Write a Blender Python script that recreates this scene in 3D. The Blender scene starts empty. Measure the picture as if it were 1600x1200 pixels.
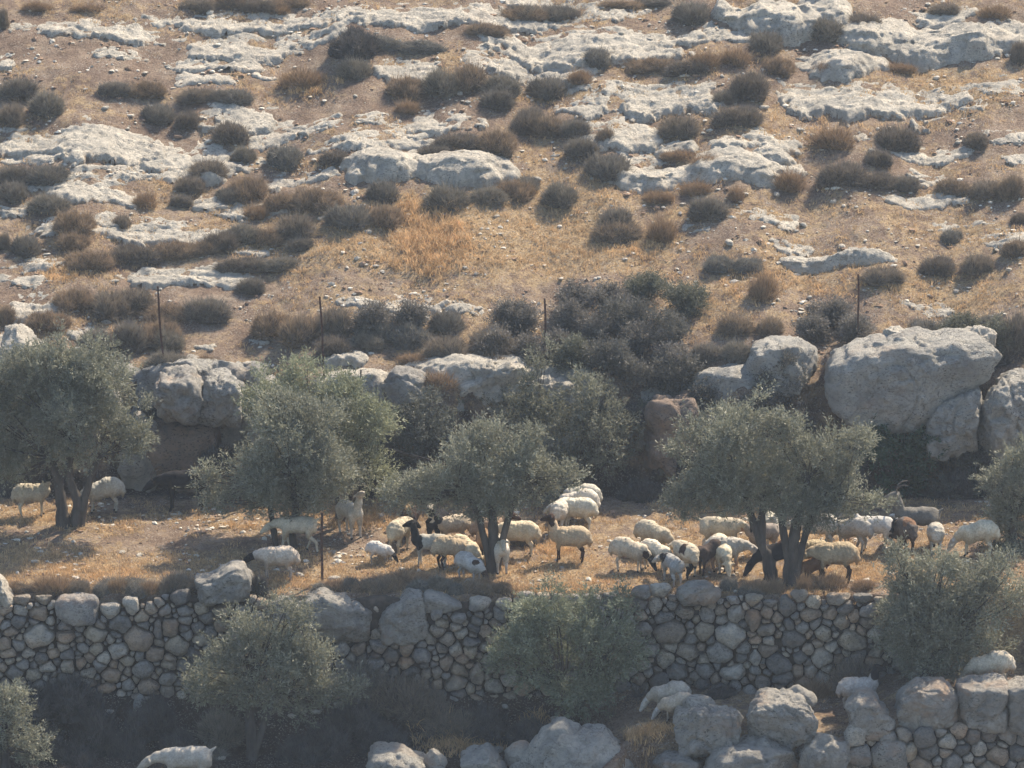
import bpy, math, random
import numpy as np
from mathutils import Vector, Matrix
R = math.radians
random.seed(7); RNG = np.random.default_rng(11)
C = bpy.context.scene.collection
scn = bpy.context.scene

# ------------------------------------------------------------------ camera
TH = R(16.0); DIST = 120.0
FW = np.array([0, math.cos(TH), -math.sin(TH)]); UP = np.array([0, math.sin(TH), math.cos(TH)])
CAM = 4.33*UP - DIST*FW
WID = 21.33                                   # metres seen across at DIST
cd = bpy.data.cameras.new('camera'); cam = bpy.data.objects.new('camera', cd); C.objects.link(cam)
cam.location = CAM; cam.rotation_euler = (math.pi/2-TH, 0, 0)
cd.sensor_width = 36; cd.lens = 36*DIST/WID; cd.clip_start = 1; cd.clip_end = 3000
scn.camera = cam
scn.render.resolution_x = 1024; scn.render.resolution_y = 768

# ------------------------------------------------------------------ sky, sun, exposure
SUN_EL = 46.0; SX, SY = 0.60, 0.80            # horizontal direction towards the sun
w = bpy.data.worlds.new('World'); scn.world = w; w.use_nodes = True
nt = w.node_tree; bg = nt.nodes['Background']; sky = nt.nodes.new('ShaderNodeTexSky')
sky.sky_type = 'NISHITA'; sky.sun_disc = False
sky.sun_elevation = R(SUN_EL); sky.sun_rotation = math.atan2(SX, SY)
sky.dust_density = 1.0; sky.air_density = 1.0; sky.ozone_density = 1.0
nt.links.new(sky.outputs[0], bg.inputs[0]); bg.inputs[1].default_value = 0.125
sd = bpy.data.lights.new('sun', 'SUN'); sun = bpy.data.objects.new('sun', sd); C.objects.link(sun)
sd.energy = 4.9; sd.angle = R(0.53); sd.color = (1.0, 0.87, 0.70)
hn = math.hypot(SX, SY); ce = math.cos(R(SUN_EL))
sv = Vector((SX/hn*ce, SY/hn*ce, math.sin(R(SUN_EL))))
sun.rotation_euler = sv.to_track_quat('Z', 'Y').to_euler(); sun.location = (20, 20, 40)
vs = scn.view_settings
vs.view_transform = 'Standard'; vs.look = 'None'; vs.exposure = 1.2; vs.gamma = 1.0; vs.use_curve_mapping = False
try: scn.cycles.volume_step_rate = 4; scn.cycles.max_bounces = 5
except Exception: pass

# ------------------------------------------------------------------ helpers
_perm = np.random.default_rng(3).permutation(4096).astype(np.int64)
_g = np.random.default_rng(4).normal(size=(4096, 3)); _g /= np.linalg.norm(_g, axis=1)[:, None]
def _hash(i, j, k): return _perm[(_perm[(_perm[i & 4095] + j) & 4095] + k) & 4095]
def noise(P, seed=0):
    P = np.asarray(P, float) + seed*17.31
    I = np.floor(P).astype(np.int64); F = P - I; W = F*F*F*(F*(F*6-15)+10); out = 0
    for dx in (0, 1):
        for dy in (0, 1):
            for dz in (0, 1):
                g = _g[_hash(I[..., 0]+dx, I[..., 1]+dy, I[..., 2]+dz)]
                d = F - np.array([dx, dy, dz])
                wt = ((W[..., 0] if dx else 1-W[..., 0])*(W[..., 1] if dy else 1-W[..., 1])*(W[..., 2] if dz else 1-W[..., 2]))
                out = out + wt*(g*d).sum(-1)
    return out*1.5
def fbm(P, o=4, seed=0, gain=.5):
    s = 0; a = 1; P = np.asarray(P, float)
    for i in range(o): s = s + a*noise(P, seed+i); P = P*2.03; a *= gain
    return s
def ridged(P, o=4, seed=0):
    s = 0; a = 1; P = np.asarray(P, float)
    for i in range(o): s = s + a*(1-np.abs(noise(P, seed+i))*2); P = P*2.1; a *= .5
    return s/2
def p3(x, y, z=0.0):
    x, y = np.broadcast_arrays(np.asarray(x, float), np.asarray(y, float))
    return np.stack([x, y, np.full(x.shape, float(z))], -1)
def sm(a, b, x):
    t = np.clip((np.asarray(x, float)-a)/(b-a), 0, 1); return t*t*(3-2*t)

def edge(x): return 0.12*np.sin(x*.7)+.07*np.sin(x*1.9+1)
def ter(x, y):
    """height of the ground"""
    x = np.asarray(x, float); y = np.asarray(y, float)
    left = 1-sm(0.3, 3.2, x); yr = y-edge(x)
    low = -2.0 + .5*sm(6.6, 8.2, x) - left*(.95*(1-sm(-1.9, -.3, yr))) + .05*fbm(p3(x*.6, y*.6), 2, 5)
    yl = -3.05+edge(x) - 7*(1-sm(.9, 2.6, x))
    low = low - 2.3*(1-sm(-.2, 0, y-yl)) - .36*np.clip(-9-y, 0, 45)
    zt = .02*yr
    yb = 6.35+.25*np.sin(.8*x+.5)+.22*np.sin(2.1*x)+.35*sm(-2, -7, x)
    q = (yr-yb)/1.25
    rise = 2.25*sm(-.05, 1.05, q + .22*fbm(p3(x*1.1, y*1.1), 3, 9))
    hill = .325*np.clip(yr-yb-1.2, 0, 60)
    onh = sm(0, 2.5, yr-yb-1.2)
    up = zt + rise + hill + onh*(.13*fbm(p3(x*.35, y*.45), 2, 20)+.05*fbm(p3(x*1.1, y*1.1), 2, 23))
    z = low + (up-low)*sm(-.32, -.14, yr)
    return z + .018*fbm(p3(x*3, y*3), 3, 30)
def ray(u, v):
    fx = (u-800)/1600*WID/DIST; fy = -(v-600)/1600*WID/DIST
    d = FW + np.array([fx, 0, 0]) + UP*fy; return d
def gp(u, v, ymin=-20.0):
    """ground point seen at photo position u, v"""
    d = ray(u, v); t = np.arange(95, 190, .02)
    P = CAM + t[:, None]*d; f = P[:, 2] - ter(P[:, 0], P[:, 1])
    i = np.where((f < 0) & (P[:, 1] > ymin))[0]
    return P[i[0] if len(i) else -1].copy()
def at_y(u, v, y):
    d = ray(u, v); return CAM + d*((y-CAM[1])/d[1])
def ppm(y): return 1600/WID*DIST/((y-CAM[1])*math.cos(TH)+ (CAM[2])*math.sin(TH))   # photo pixels per metre
def grd(x, y): return float(ter(x, y))

def tag(o, label=None, cat=None, group=None, kind=None):
    if label: o['label'] = label
    if cat: o['category'] = cat
    if group: o['group'] = group
    if kind: o['kind'] = kind
    return o
def mesh_np(name, V, F, mat=None, col=None, smooth=True, parent=None, loc=None, fcol=None):
    me = bpy.data.meshes.new(name); V = np.asarray(V, np.float32); F = np.asarray(F, np.int32)
    n, k = F.shape
    me.vertices.add(len(V)); me.vertices.foreach_set('co', V.ravel())
    me.loops.add(n*k); me.loops.foreach_set('vertex_index', F.ravel())
    me.polygons.add(n); me.polygons.foreach_set('loop_start', np.arange(0, n*k, k, dtype=np.int32))
    me.polygons.foreach_set('loop_total', np.full(n, k, np.int32))
    me.update(calc_edges=True); me.validate()
    me.polygons.foreach_set('use_smooth', np.full(len(me.polygons), smooth))
    if col is not None:
        ca = me.color_attributes.new('tint', 'FLOAT_COLOR', 'POINT')
        ca.data.foreach_set('color', np.concatenate([np.asarray(col, np.float32), np.ones((len(V), 1), np.float32)], 1).ravel())
    if mat: me.materials.append(mat)
    o = bpy.data.objects.new(name, me); C.objects.link(o)
    if parent is not None: o.parent = parent
    if loc is not None: o.location = loc
    return o
def empty(name, loc, rz=0):
    o = bpy.data.objects.new(name, None); C.objects.link(o); o.location = loc; o.rotation_euler = (0, 0, rz)
    o.empty_display_size = .2; return o
_ico = {}
def ico(n):
    if n not in _ico:
        import bmesh
        bm = bmesh.new(); bmesh.ops.create_icosphere(bm, subdivisions=n, radius=1)
        V = np.array([v.co[:] for v in bm.verts]); F = np.array([[v.index for v in f.verts] for f in bm.faces]); bm.free()
        _ico[n] = (V, F)
    return _ico[n]
def grid_faces(nr, nc, wrap=False):
    i = np.arange(nr-1)[:, None]; j = np.arange(nc if wrap else nc-1)[None]
    a = i*nc+j; b = i*nc+(j+1) % nc; return np.stack([a, b, b+nc, a+nc], -1).reshape(-1, 4)

# ------------------------------------------------------------------ materials
class N:
    def __init__(s, name, rough=.9):
        s.m = bpy.data.materials.new(name); s.m.use_nodes = True; s.t = s.m.node_tree
        s.b = s.t.nodes['Principled BSDF']; s.b.inputs['Roughness'].default_value = rough
        s.b.inputs['Specular IOR Level'].default_value = .15
        s.geo = s.t.nodes.new('ShaderNodeNewGeometry'); s.pos = s.geo.outputs['Position']
    def link(s, a, b): s.t.links.new(a, b)
    def map(s, scale, src=None):
        m = s.t.nodes.new('ShaderNodeMapping'); m.inputs['Scale'].default_value = scale
        s.link(src or s.pos, m.inputs[0]); return m.outputs[0]
    def noise(s, sc, det=5, rough=.6, vec=None, dist=0):
        n = s.t.nodes.new('ShaderNodeTexNoise'); n.inputs['Scale'].default_value = sc; n.inputs['Detail'].default_value = det
        n.inputs['Roughness'].default_value = rough; n.inputs['Distortion'].default_value = dist
        s.link(vec or s.pos, n.inputs['Vector']); return n.outputs['Fac']
    def voro(s, sc, feat='F1', vec=None, out='Distance'):
        n = s.t.nodes.new('ShaderNodeTexVoronoi'); n.inputs['Scale'].default_value = sc; n.feature = feat
        s.link(vec or s.pos, n.inputs['Vector']); return n.outputs[out]
    def ramp(s, f, stops):
        r = s.t.nodes.new('ShaderNodeValToRGB'); e = r.color_ramp.elements
        while len(e) < len(stops): e.new(.5)
        for i, (p, c) in enumerate(stops):
            e[i].position = p; e[i].color = (c[0], c[1], c[2], 1) if isinstance(c, tuple) else (c, c, c, 1)
        s.link(f, r.inputs[0]); return r.outputs[0]
    def mix(s, f, a, b, mode='MIX'):
        n = s.t.nodes.new('ShaderNodeMix'); n.data_type = 'RGBA'; n.blend_type = mode
        for i, x in ((0, f), (6, a), (7, b)):
            if isinstance(x, (int, float)): n.inputs[i].default_value = x
            elif isinstance(x, tuple): n.inputs[i].default_value = (*x, 1)
            else: s.link(x, n.inputs[i])
        return n.outputs[2]
    def attr(s, name='tint'):
        n = s.t.nodes.new('ShaderNodeAttribute'); n.attribute_name = name; return n.outputs['Color']
    def col(s, c): s.link(c, s.b.inputs['Base Color'])
    def bump(s, h, st=.5, d=.02):
        b = s.t.nodes.new('ShaderNodeBump'); b.inputs['Strength'].default_value = st; b.inputs['Distance'].default_value = d
        s.link(h, b.inputs['Height']); s.link(b.outputs[0], s.b.inputs['Normal'])
    def math(s, op, a, b):
        n = s.t.nodes.new('ShaderNodeMath'); n.operation = op
        for i, x in enumerate((a, b)):
            if isinstance(x, (int, float)): n.inputs[i].default_value = x
            else: s.link(x, n.inputs[i])
        return n.outputs[0]

def m_ground():
    m = N('ground_soil')
    soil = m.ramp(m.noise(1.3, 8, .65), [(.30, (.175, .118, .084)), (.50, (.295, .21, .148)), (.68, (.42, .325, .235))])
    straw = m.ramp(m.noise(9, 6, .7), [(.3, (.34, .235, .125)), (.6, (.55, .40, .23)), (.8, (.66, .53, .35))])
    t = m.attr()                                     # red = how much dry grass lies there, green = dark litter and painted shade
    sep = m.t.nodes.new('ShaderNodeSeparateColor'); m.link(t, sep.inputs[0])
    f = m.math('ADD', m.math('MULTIPLY', m.math('SUBTRACT', m.noise(3.0, 7, .7), .5), 3.2), sep.outputs[0])
    c = m.mix(m.ramp(f, [(.3, 0.0), (.75, 1.0)]), soil, straw)
    litter_shade = m.ramp(m.noise(6, 5, .7), [(.3, (.035, .027, .022)), (.7, (.10, .075, .055))])
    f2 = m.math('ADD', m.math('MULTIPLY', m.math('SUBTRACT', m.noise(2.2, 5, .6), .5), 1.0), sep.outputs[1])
    c = m.mix(m.ramp(f2, [(.35, 0.0), (.65, 1.0)]), c, litter_shade)
    peb = m.ramp(m.noise(26, 3, .6), [(.55, 0.0), (.63, 1.0)])
    c = m.mix(m.math('MULTIPLY', peb, m.ramp(m.noise(1.1, 3), [(.35, .15), (.6, .9)])), c, (.50, .45, .38))
    drk = m.ramp(m.noise(19, 4, .7, m.map((1, 1, 1))), [(.36, 1.0), (.46, 0.0)])
    c = m.mix(m.math('MULTIPLY', drk, .75), c, (.075, .046, .033))
    md = m.ramp(m.noise(5.5, 6, .75), [(.34, 1.0), (.5, 0.0)]); c = m.mix(m.math('MULTIPLY', md, .5), c, (.12, .072, .05))
    m.col(c); m.bump(m.math('ADD', m.noise(12, 6, .7), m.noise(45, 3, .7)), 1.0, .12); return m.m
def m_lime(name, pale=(.62, .56, .455), grey=(.36, .335, .285), dark=(.085, .08, .075), warm=.15, sc=1.0, bump=1.0, tint=False, crack=0, soil=False):
    m = N(name)
    big = m.noise(1.6*sc, 6, .65)
    c = m.ramp(big, [(.30, grey), (.52, pale), (.8, tuple(min(1, x*1.15) for x in pale))])
    lich = m.ramp(m.noise(11*sc, 6, .75), [(.48, 0.0), (.60, 1.0)])
    c = m.mix(m.math('MULTIPLY', lich, .55), c, grey)
    pit = m.ramp(m.noise(21*sc, 4, .7, m.map((.8, 1, 1.3))), [(.38, 1.0), (.46, 0.0)])
    c = m.mix(m.math('MULTIPLY', pit, m.ramp(m.noise(1.4*sc, 4, .6), [(.4, .1), (.62, .85)])), c, dark)
    wm = m.ramp(m.noise(.9*sc, 4, .6, m.map((1, 1, 2.2))), [(.55, 0.0), (.72, 1.0)])
    c = m.mix(m.math('MULTIPLY', wm, warm), c, (.42, .25, .14))
    if crack:
        mp = m.t.nodes.new('ShaderNodeVectorMath'); mp.operation = 'ADD'; nz = m.t.nodes.new('ShaderNodeTexNoise'); nz.inputs['Scale'].default_value = 2.5; nz.inputs['Detail'].default_value = 5
        m.link(m.pos, nz.inputs['Vector']); sc_ = m.t.nodes.new('ShaderNodeVectorMath'); sc_.operation = 'SCALE'; sc_.inputs[3].default_value = .8
        m.link(nz.outputs['Color'], sc_.inputs[0]); m.link(m.pos, mp.inputs[0]); m.link(sc_.outputs[0], mp.inputs[1])
        cr = m.ramp(m.voro(crack, 'DISTANCE_TO_EDGE', m.map((.8, .8, 1.5), mp.outputs[0])), [(.0, 1.0), (.03, 0.0)])
        c = m.mix(m.math('MULTIPLY', cr, .32), c, dark)
        st_ = m.ramp(m.noise(1.7, 5, .65, m.map((2.2, 2.2, .35))), [(.42, 0.0), (.62, 1.0)]); c = m.mix(m.math('MULTIPLY', st_, .35), c, grey)
    if soil:
        sp = m.t.nodes.new('ShaderNodeSeparateColor'); m.link(m.attr(), sp.inputs[0])
        so = m.math('ADD', sp.outputs[0], m.math('MULTIPLY', m.math('SUBTRACT', m.noise(7, 6, .75), .5), 1.6))
        c = m.mix(m.ramp(so, [(.42, 0.0), (.58, 1.0)]), c, m.ramp(m.noise(14, 4, .7), [(.35, (.19, .13, .09)), (.65, (.42, .32, .22))]))
    if tint: c = m.mix(1.0, c, m.attr(), 'MULTIPLY')
    m.col(c)
    m.bump(m.math('ADD', m.noise(9*sc, 8, .75), m.math('MULTIPLY', m.noise(34, 4, .7), .6)), bump, .12); return m.m
def m_tint(name, ns=30, lo=.7, hi=1.25, rough=.85, trans=0, bump=.0, spec=.15):
    m = N(name, rough); m.b.inputs['Specular IOR Level'].default_value = spec
    f = m.ramp(m.noise(ns, 3, .6), [(.3, lo), (.7, hi)])
    c = m.mix(1.0, m.attr(), f, 'MULTIPLY'); m.col(c)
    if bump: m.bump(m.noise(ns*1.5, 4, .7), bump, .03)
    if trans:
        tr = m.t.nodes.new('ShaderNodeBsdfTranslucent'); m.link(c, tr.inputs[0])
        ad = m.t.nodes.new('ShaderNodeMixShader'); ad.inputs[0].default_value = trans
        m.link(m.b.outputs[0], ad.inputs[1]); m.link(tr.outputs[0], ad.inputs[2])
        m.link(ad.outputs[0], m.t.nodes['Material Output'].inputs[0])
    return m.m
M = dict(ground=m_ground(), lime=m_lime('pale_limestone', crack=.9, soil=True),
         boulder=m_lime('grey_limestone', (.42, .385, .325), (.24, .228, .205), (.06, .055, .05), .75, .8, 1.0, crack=.7),
         crag=m_lime('crag_limestone', (.54, .505, .43), (.33, .315, .285), (.06, .055, .05), .35, .9, 1.2, crack=.9),
         wall=m_lime('wall_stone', (.37, .34, .295), (.18, .175, .17), (.06, .06, .055), .4, 1.4, .9, True),
         red=m_lime('red_earth_rock', (.29, .215, .16), (.18, .15, .125), (.04, .035, .03), .6, .8, 1.0),
         leaf=m_tint('olive_leaf', 3, .8, 1.15, .6, .26, 0, .22), twig=m_tint('dry_twig', 4, .75, 1.2, .95, .15),
         straw=m_tint('dry_straw', 5, .8, 1.15, .8, .25), wool=m_tint('wool', 28, .72, 1.12, .95, 0, .6),
         peb=m_tint('loose_stone', 20, .7, 1.2, .95, 0, .4))
def m_bark():
    m = N('olive_bark'); c = m.ramp(m.noise(7, 6, .7, m.map((1, 1, .25))), [(.3, (.035, .03, .027)), (.7, (.12, .102, .085))])
    m.col(c); m.bump(m.noise(14, 5, .7, m.map((1, 1, .2))), 1, .06); return m.m
def m_rust():
    m = N('rusty_iron', .8); m.col(m.ramp(m.noise(18, 4), [(.35, (.035, .025, .022)), (.7, (.12, .055, .035))])); return m.m
def m_horn():
    m = N('horn', .6); m.col(m.ramp(m.noise(30, 3), [(.3, (.05, .045, .04)), (.7, (.14, .12, .10))])); return m.m
m_ = N('shaded_earth'); m_.col(m_.ramp(m_.noise(6, 5, .7), [(.3, (.03, .024, .02)), (.7, (.11, .085, .066))])); M['core'] = m_.m  # earth colour darkened to put shade into the gaps between wall stones
M['bark'] = m_bark(); M['rust'] = m_rust(); M['horn'] = m_horn()

# ------------------------------------------------------------------ ground
def axis(lo, hi, step, far, n=34):
    core = np.arange(lo, hi+step/2, step); g = np.geomspace(step, far, n).cumsum(); g *= far/g[-1]
    return np.concatenate([(lo-g)[::-1], core, hi+g])
gx = axis(-13.5, 13.5, .065, 420); gy = axis(-6, 27, .065, 420)
GX, GY = np.meshgrid(gx, gy); GZ = ter(GX, GY)
GZ = np.maximum(GZ, -22 + .02*fbm(p3(GX*.1, GY*.1), 2, 2))
rough = (np.abs(GX) < 15) & (GY > -8) & (GY < 30)
bank = sm(5.9, 6.5, GY)*(1-sm(8.3, 9.0, GY))
GZ = GZ + np.where(rough, .03*fbm(p3(GX*5, GY*5), 3, 41), 0)
GYd = GY + bank*.22*fbm(np.stack([GX*1.6, GZ*1.6, GY*.5], -1), 4, 44)
# tint: red = straw, green = dark litter and painted shade
st = .33 + .42*fbm(p3(GX*.35, GY*.5), 3, 61)
st += .30*sm(-.3, .3, GY)*(1-sm(1.6, 3.2, GY)) + .12*sm(0, 1, GY)*(1-sm(5.5, 6.2, GY))
for (u, v, ru, rv, a) in [(680, 370, 150, 60, .5), (760, 340, 220, 70, .3), (1000, 380, 420, 60, .25), (640, 420, 200, 70, .2), (1250, 440, 330, 60, .25), (1400, 330, 200, 60, .1),
                          (840, 240, 60, 60, .2), (500, 120, 200, 30, .2), (1400, 130, 150, 30, .15), (480, 560, 150, 60, .15), (100, 430, 60, 30, .3),
                          (380, 215, 300, 30, -.2), (250, 110, 250, 35, -.35), (1000, 355, 250, 12, -.25), (500, 440, 170, 25, -.3), (1200, 375, 250, 20, -.25), (650, 168, 200, 20, -.3), (60, 50, 90, 30, -.2)]:
    c = gp(u, v); s = ppm(c[1]); st += a*np.exp(-(((GX-c[0])/(ru/s))**2 + ((GY-c[1])/(rv/s/.56))**2))
li = .05 + .36*bank + .8*(1-sm(-.4, -.2, GY-edge(GX)))*(1-.75*sm(.8, 2.4, GX)) + .30*sm(4.9, 5.6, GY)*(1-sm(6.5, 7, GY))  # last term paints the bank's shade onto the back of the terrace
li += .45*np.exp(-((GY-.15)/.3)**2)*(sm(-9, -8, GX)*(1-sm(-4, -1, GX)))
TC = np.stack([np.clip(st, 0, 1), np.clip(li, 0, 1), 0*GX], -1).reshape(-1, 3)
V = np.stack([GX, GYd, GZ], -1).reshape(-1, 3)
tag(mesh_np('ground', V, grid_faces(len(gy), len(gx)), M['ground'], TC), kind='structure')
# ------------------------------------------------------------------ rock outcrops on the slope
LM = []                                            # landmarks for the labels: (u, v, w, h, phrase)
def slab(u, v, w, h, H=.22, tilt=.16, mat='lime'):
    c = gp(u, v); s = ppm(c[1]); a = 1.08*w/2/s; b = max(.2, 1.12*h/2/s/.58)
    seed = int(u*7+v*13) % 997
    st = .04 if w > 60 else .03
    X, Y = np.meshgrid(np.arange(-a*1.3, a*1.3, st), np.arange(-b*1.4, b*1.4, st))
    P = p3(X+c[0], Y+c[1])
    q = np.sqrt((X/a)**2+(Y/b)**2)
    big = H > .25; q = q + .50*fbm(P*1.0/max(.4, min(a, 1.2)), 3 if big else 5, seed, .5 if big else .6) + (.03 if big else .13)*noise(P*5, seed+3)+(0 if big else .07)*noise(P*11, seed+4)
    pr = np.clip((1.02-q)/(.6 if big else .34), -1, 1); prof = np.where(pr > 0, np.sqrt(np.clip(pr, 0, 1)) if big else np.minimum(1, pr*2.0)**.65, pr*2)
    T = ter(X+c[0], Y+c[1])
    rg = ridged(P*np.array([1.1, 2.3, 1]), 4, seed+7)
    rough_ = (.060*fbm(P*1.7, 4, seed+11, .5) + .014*fbm(P*9, 3, seed+17, .6)*(1+noise(P*1.3, seed+19)) + .035*(rg-.55)) * min(1.0, .5+a*.5)
    # bedding: low steps across the slab
    stp = (P[..., 1]*1.0+.35*fbm(P*.8, 3, seed+21))*2.6; rough_ = rough_ + .045*(np.abs((stp % 1)-.5)-.25)*(2 if not big else 1)
    pits = .045*np.clip(noise(P*6, seed+5)-.2, 0, 1) + .02*np.clip(noise(P*13, seed+6)-.1, 0, 1)
    Hh = H*min(1.0, .45+a*.45)
    tl = np.clip(-Y, -b, b)*tilt
    Z = T + (Hh*prof + tl*np.clip(prof, 0, 1))*.9 - .03 + rough_ - pits*1.8
    F = grid_faces(*X.shape)
    keep = (prof > -.55) ; kf = keep.ravel()[F].all(1); F = F[kf]
    if len(F) < 8: return None
    Z = np.where(prof < -.2, T-.25, Z)
    V = np.stack([X, Y, Z-T[T.shape[0]//2, T.shape[1]//2]], -1).reshape(-1, 3)
    zz_ = V[:, 2]*np.array(1.0); pw = np.stack([(V[:, 0]+c[0])*1.6, V[:, 1]*1.6, zz_*8], 1); V[:, 1] += (.09 if big else .03)*fbm(pw, 3, seed+2)
    # sideways jaggedness
    V[:, :2] += .03*np.stack([noise(V*9, seed), noise(V*9, seed+1)], -1)
    soilc = np.clip(.55*(1-np.clip(prof, 0, 1))+.28*fbm(P*1.2, 3, seed+31)+.10+(-(rough_)*3.0), 0, 1)-(.25 if big else 0)
    SC = np.stack([soilc, 0*soilc, 0*soilc], -1).reshape(-1, 3)
    us = np.unique(F); mp = np.full(len(V), -1); mp[us] = np.arange(len(us))
    o = mesh_np('rock_outcrop', V[us], mp[F], M[mat], SC[us], loc=(c[0], c[1], T[T.shape[0]//2, T.shape[1]//2]))
    return o

SLABS = [  # u, v, w, h, (H, tilt)
 (155,44,185,42),(385,35,250,30),(370,75,165,40),(345,102,140,16),(175,82,95,18),(12,92,32,36),(35,43,40,16),
 (620,20,200,45),(760,22,190,34),(840,8,110,18),(635,106,115,46),(310,124,110,24),(375,178,140,46),(135,208,275,66),(265,240,170,54),
 (492,192,85,30),(585,184,75,24),(570,216,170,26),(692,190,110,40),(930,58,310,84),(850,108,130,56),(1035,150,175,72),(990,205,140,56),(905,160,85,40),
 (1225,35,200,64,.55,.25),(1450,75,320,52,.4,.3),(1330,95,130,44,.3,.3),(1365,145,265,72),(1480,25,120,30),
 (600,262,170,46,.42,.42),(730,264,150,52,.42,.42),(470,284,110,22),(1180,213,150,36),(1145,258,190,52,.3,.3),(1020,287,110,34,.35,.3),(1205,245,60,30,.35,.3),
 (160,302,150,32),(80,288,70,20),(20,325,52,32),(85,352,90,34),(330,314,70,26),(360,328,90,24),(240,365,200,40),(330,280,60,20,.35,.3),
 (40,412,90,28),(42,438,70,26),(110,425,55,18),(280,434,190,30),(322,424,70,24),(398,393,50,12),
 (55,474,125,42),(28,532,72,52),(130,520,60,30),(605,478,190,28),(540,558,60,24,.3,.35),(530,592,130,30),
 (1460,248,115,30),(1450,279,60,26),(1445,318,160,20),(1215,340,80,28),(1095,355,50,16),(1572,212,60,24),(1570,368,80,40),(1238,385,60,26),
 (1310,411,165,18,.3,.3),(1450,482,85,16),(1590,250,40,20),(1335,213,50,14),(205,268,60,22),(420,120,60,16),(720,480,60,16),(1060,235,70,22,.3,.3),(480,62,120,28,.06),(300,258,220,52,.07),(60,238,120,36,.06),(430,205,110,36,.07),(890,28,200,36,.07),(770,92,110,36,.06),(1000,250,80,36,.07),(1560,60,140,50,.12),(1545,130,110,28,.05),(150,272,130,30,.06),(420,332,130,24,.06),(200,350,130,22,.06),(650,202,110,24,.06),(240,60,100,22,.05),(1480,170,110,24,.05),(1150,50,90,30,.08),(1500,355,80,20,.05),(880,130,110,34,.07),(320,540,40,16),(405,532,50,14),(1165,330,40,12)]
def rowname(v):
    return ('along the top edge' if v < 45 else 'high on the slope' if v < 150 else 'on the upper slope' if v < 260 else
            'halfway up the slope' if v < 370 else 'on the lower slope' if v < 470 else 'just above the bank' if v < 600 else 'on the shaded bank' if v < 815 else 'on the grazed terrace' if v < 1300 else 'below the terrace wall')
def colname(u):
    return ('left edge' if u < 70 else 'far left' if u < 230 else 'left' if u < 420 else 'left of centre' if u < 640 else 'centre' if u < 900 else
            'right of centre' if u < 1130 else 'right' if u < 1350 else 'far right' if u < 1530 else 'right edge')
def finish_labels(items):
    """items: (object, u, v, adjectives). Where several share a description, say which of them it is."""
    by = {}
    for it in items: by.setdefault((it[3], rowname(it[2]), colname(it[1])), []).append(it)
    num = ['', '', 'two', 'three', 'four', 'five', 'six', 'seven', 'eight', 'nine', 'ten', 'eleven', 'twelve', 'thirteen', 'fourteen', 'fifteen', 'sixteen']
    for (adj, rn, cn), L in by.items():
        L.sort(key=lambda t: t[1]); n = len(L)
        for k, it in enumerate(L):
            if n == 1: pre = adj
            elif n == 2: pre = ('left' if k == 0 else 'right') + ' one of two: ' + adj
            else:
                pos = 'leftmost' if k == 0 else 'rightmost' if k == n-1 else ('middle' if n == 3 else ['', 'second', 'third', 'fourth', 'fifth', 'sixth', 'seventh', 'eighth', 'ninth', 'tenth', 'eleventh', 'twelfth', 'thirteenth', 'fourteenth', 'fifteenth'][k] + ' from left')
                pre = pos + ' of ' + num[min(n, 16)] + ': ' + adj
            it[0]['label'] = pre + ' ' + rn + ', ' + cn
items = []
for t in SLABS:
    u, v, w_, h_ = t[:4]; H = t[4] if len(t) > 4 else .085; tl = t[5] if len(t) > 5 else (.15 if len(t) < 5 else .06)
    o = slab(u, v, w_, h_*1.05, H, tl)
    if o is None: continue
    size = 'broad' if w_ > 180 else 'long' if w_ > 110 else 'mid-sized' if w_ > 65 else 'small'
    adj = size + (' pale outcrop with shaded front' if len(t) > 5 else ' flat pale slab')
    tag(o, None, 'rock', 'limestone slabs on the slope'); items.append((o, u, v, adj))
for (u, v, w_, h_, H, tl, mt, lb) in [(325,600,180,64,.42,.5,'crag','craggy grey ledge on the bank rim above the black goat'), (545,600,150,44,.30,.4,'lime','pale broken ledge on the bank rim behind the second fence stake'),
        (790,602,240,64,.40,.5,'lime','long white layered ledge at the centre of the bank rim'), (1085,618,150,44,.32,.45,'crag','pale low ledge on the bank rim right of centre'), (1330,560,70,40,.3,.4,'crag','small craggy ledge leaning against the largest bank boulder'), (180,585,110,40,.25,.35,'crag','grey ledge on the bank rim behind the leftmost olive crown')]:
    o = slab(u, v, w_, h_, H, tl, mt)
    if o: tag(o, lb, 'rock', 'rock ledges on the bank rim')
finish_labels(items)

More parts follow.
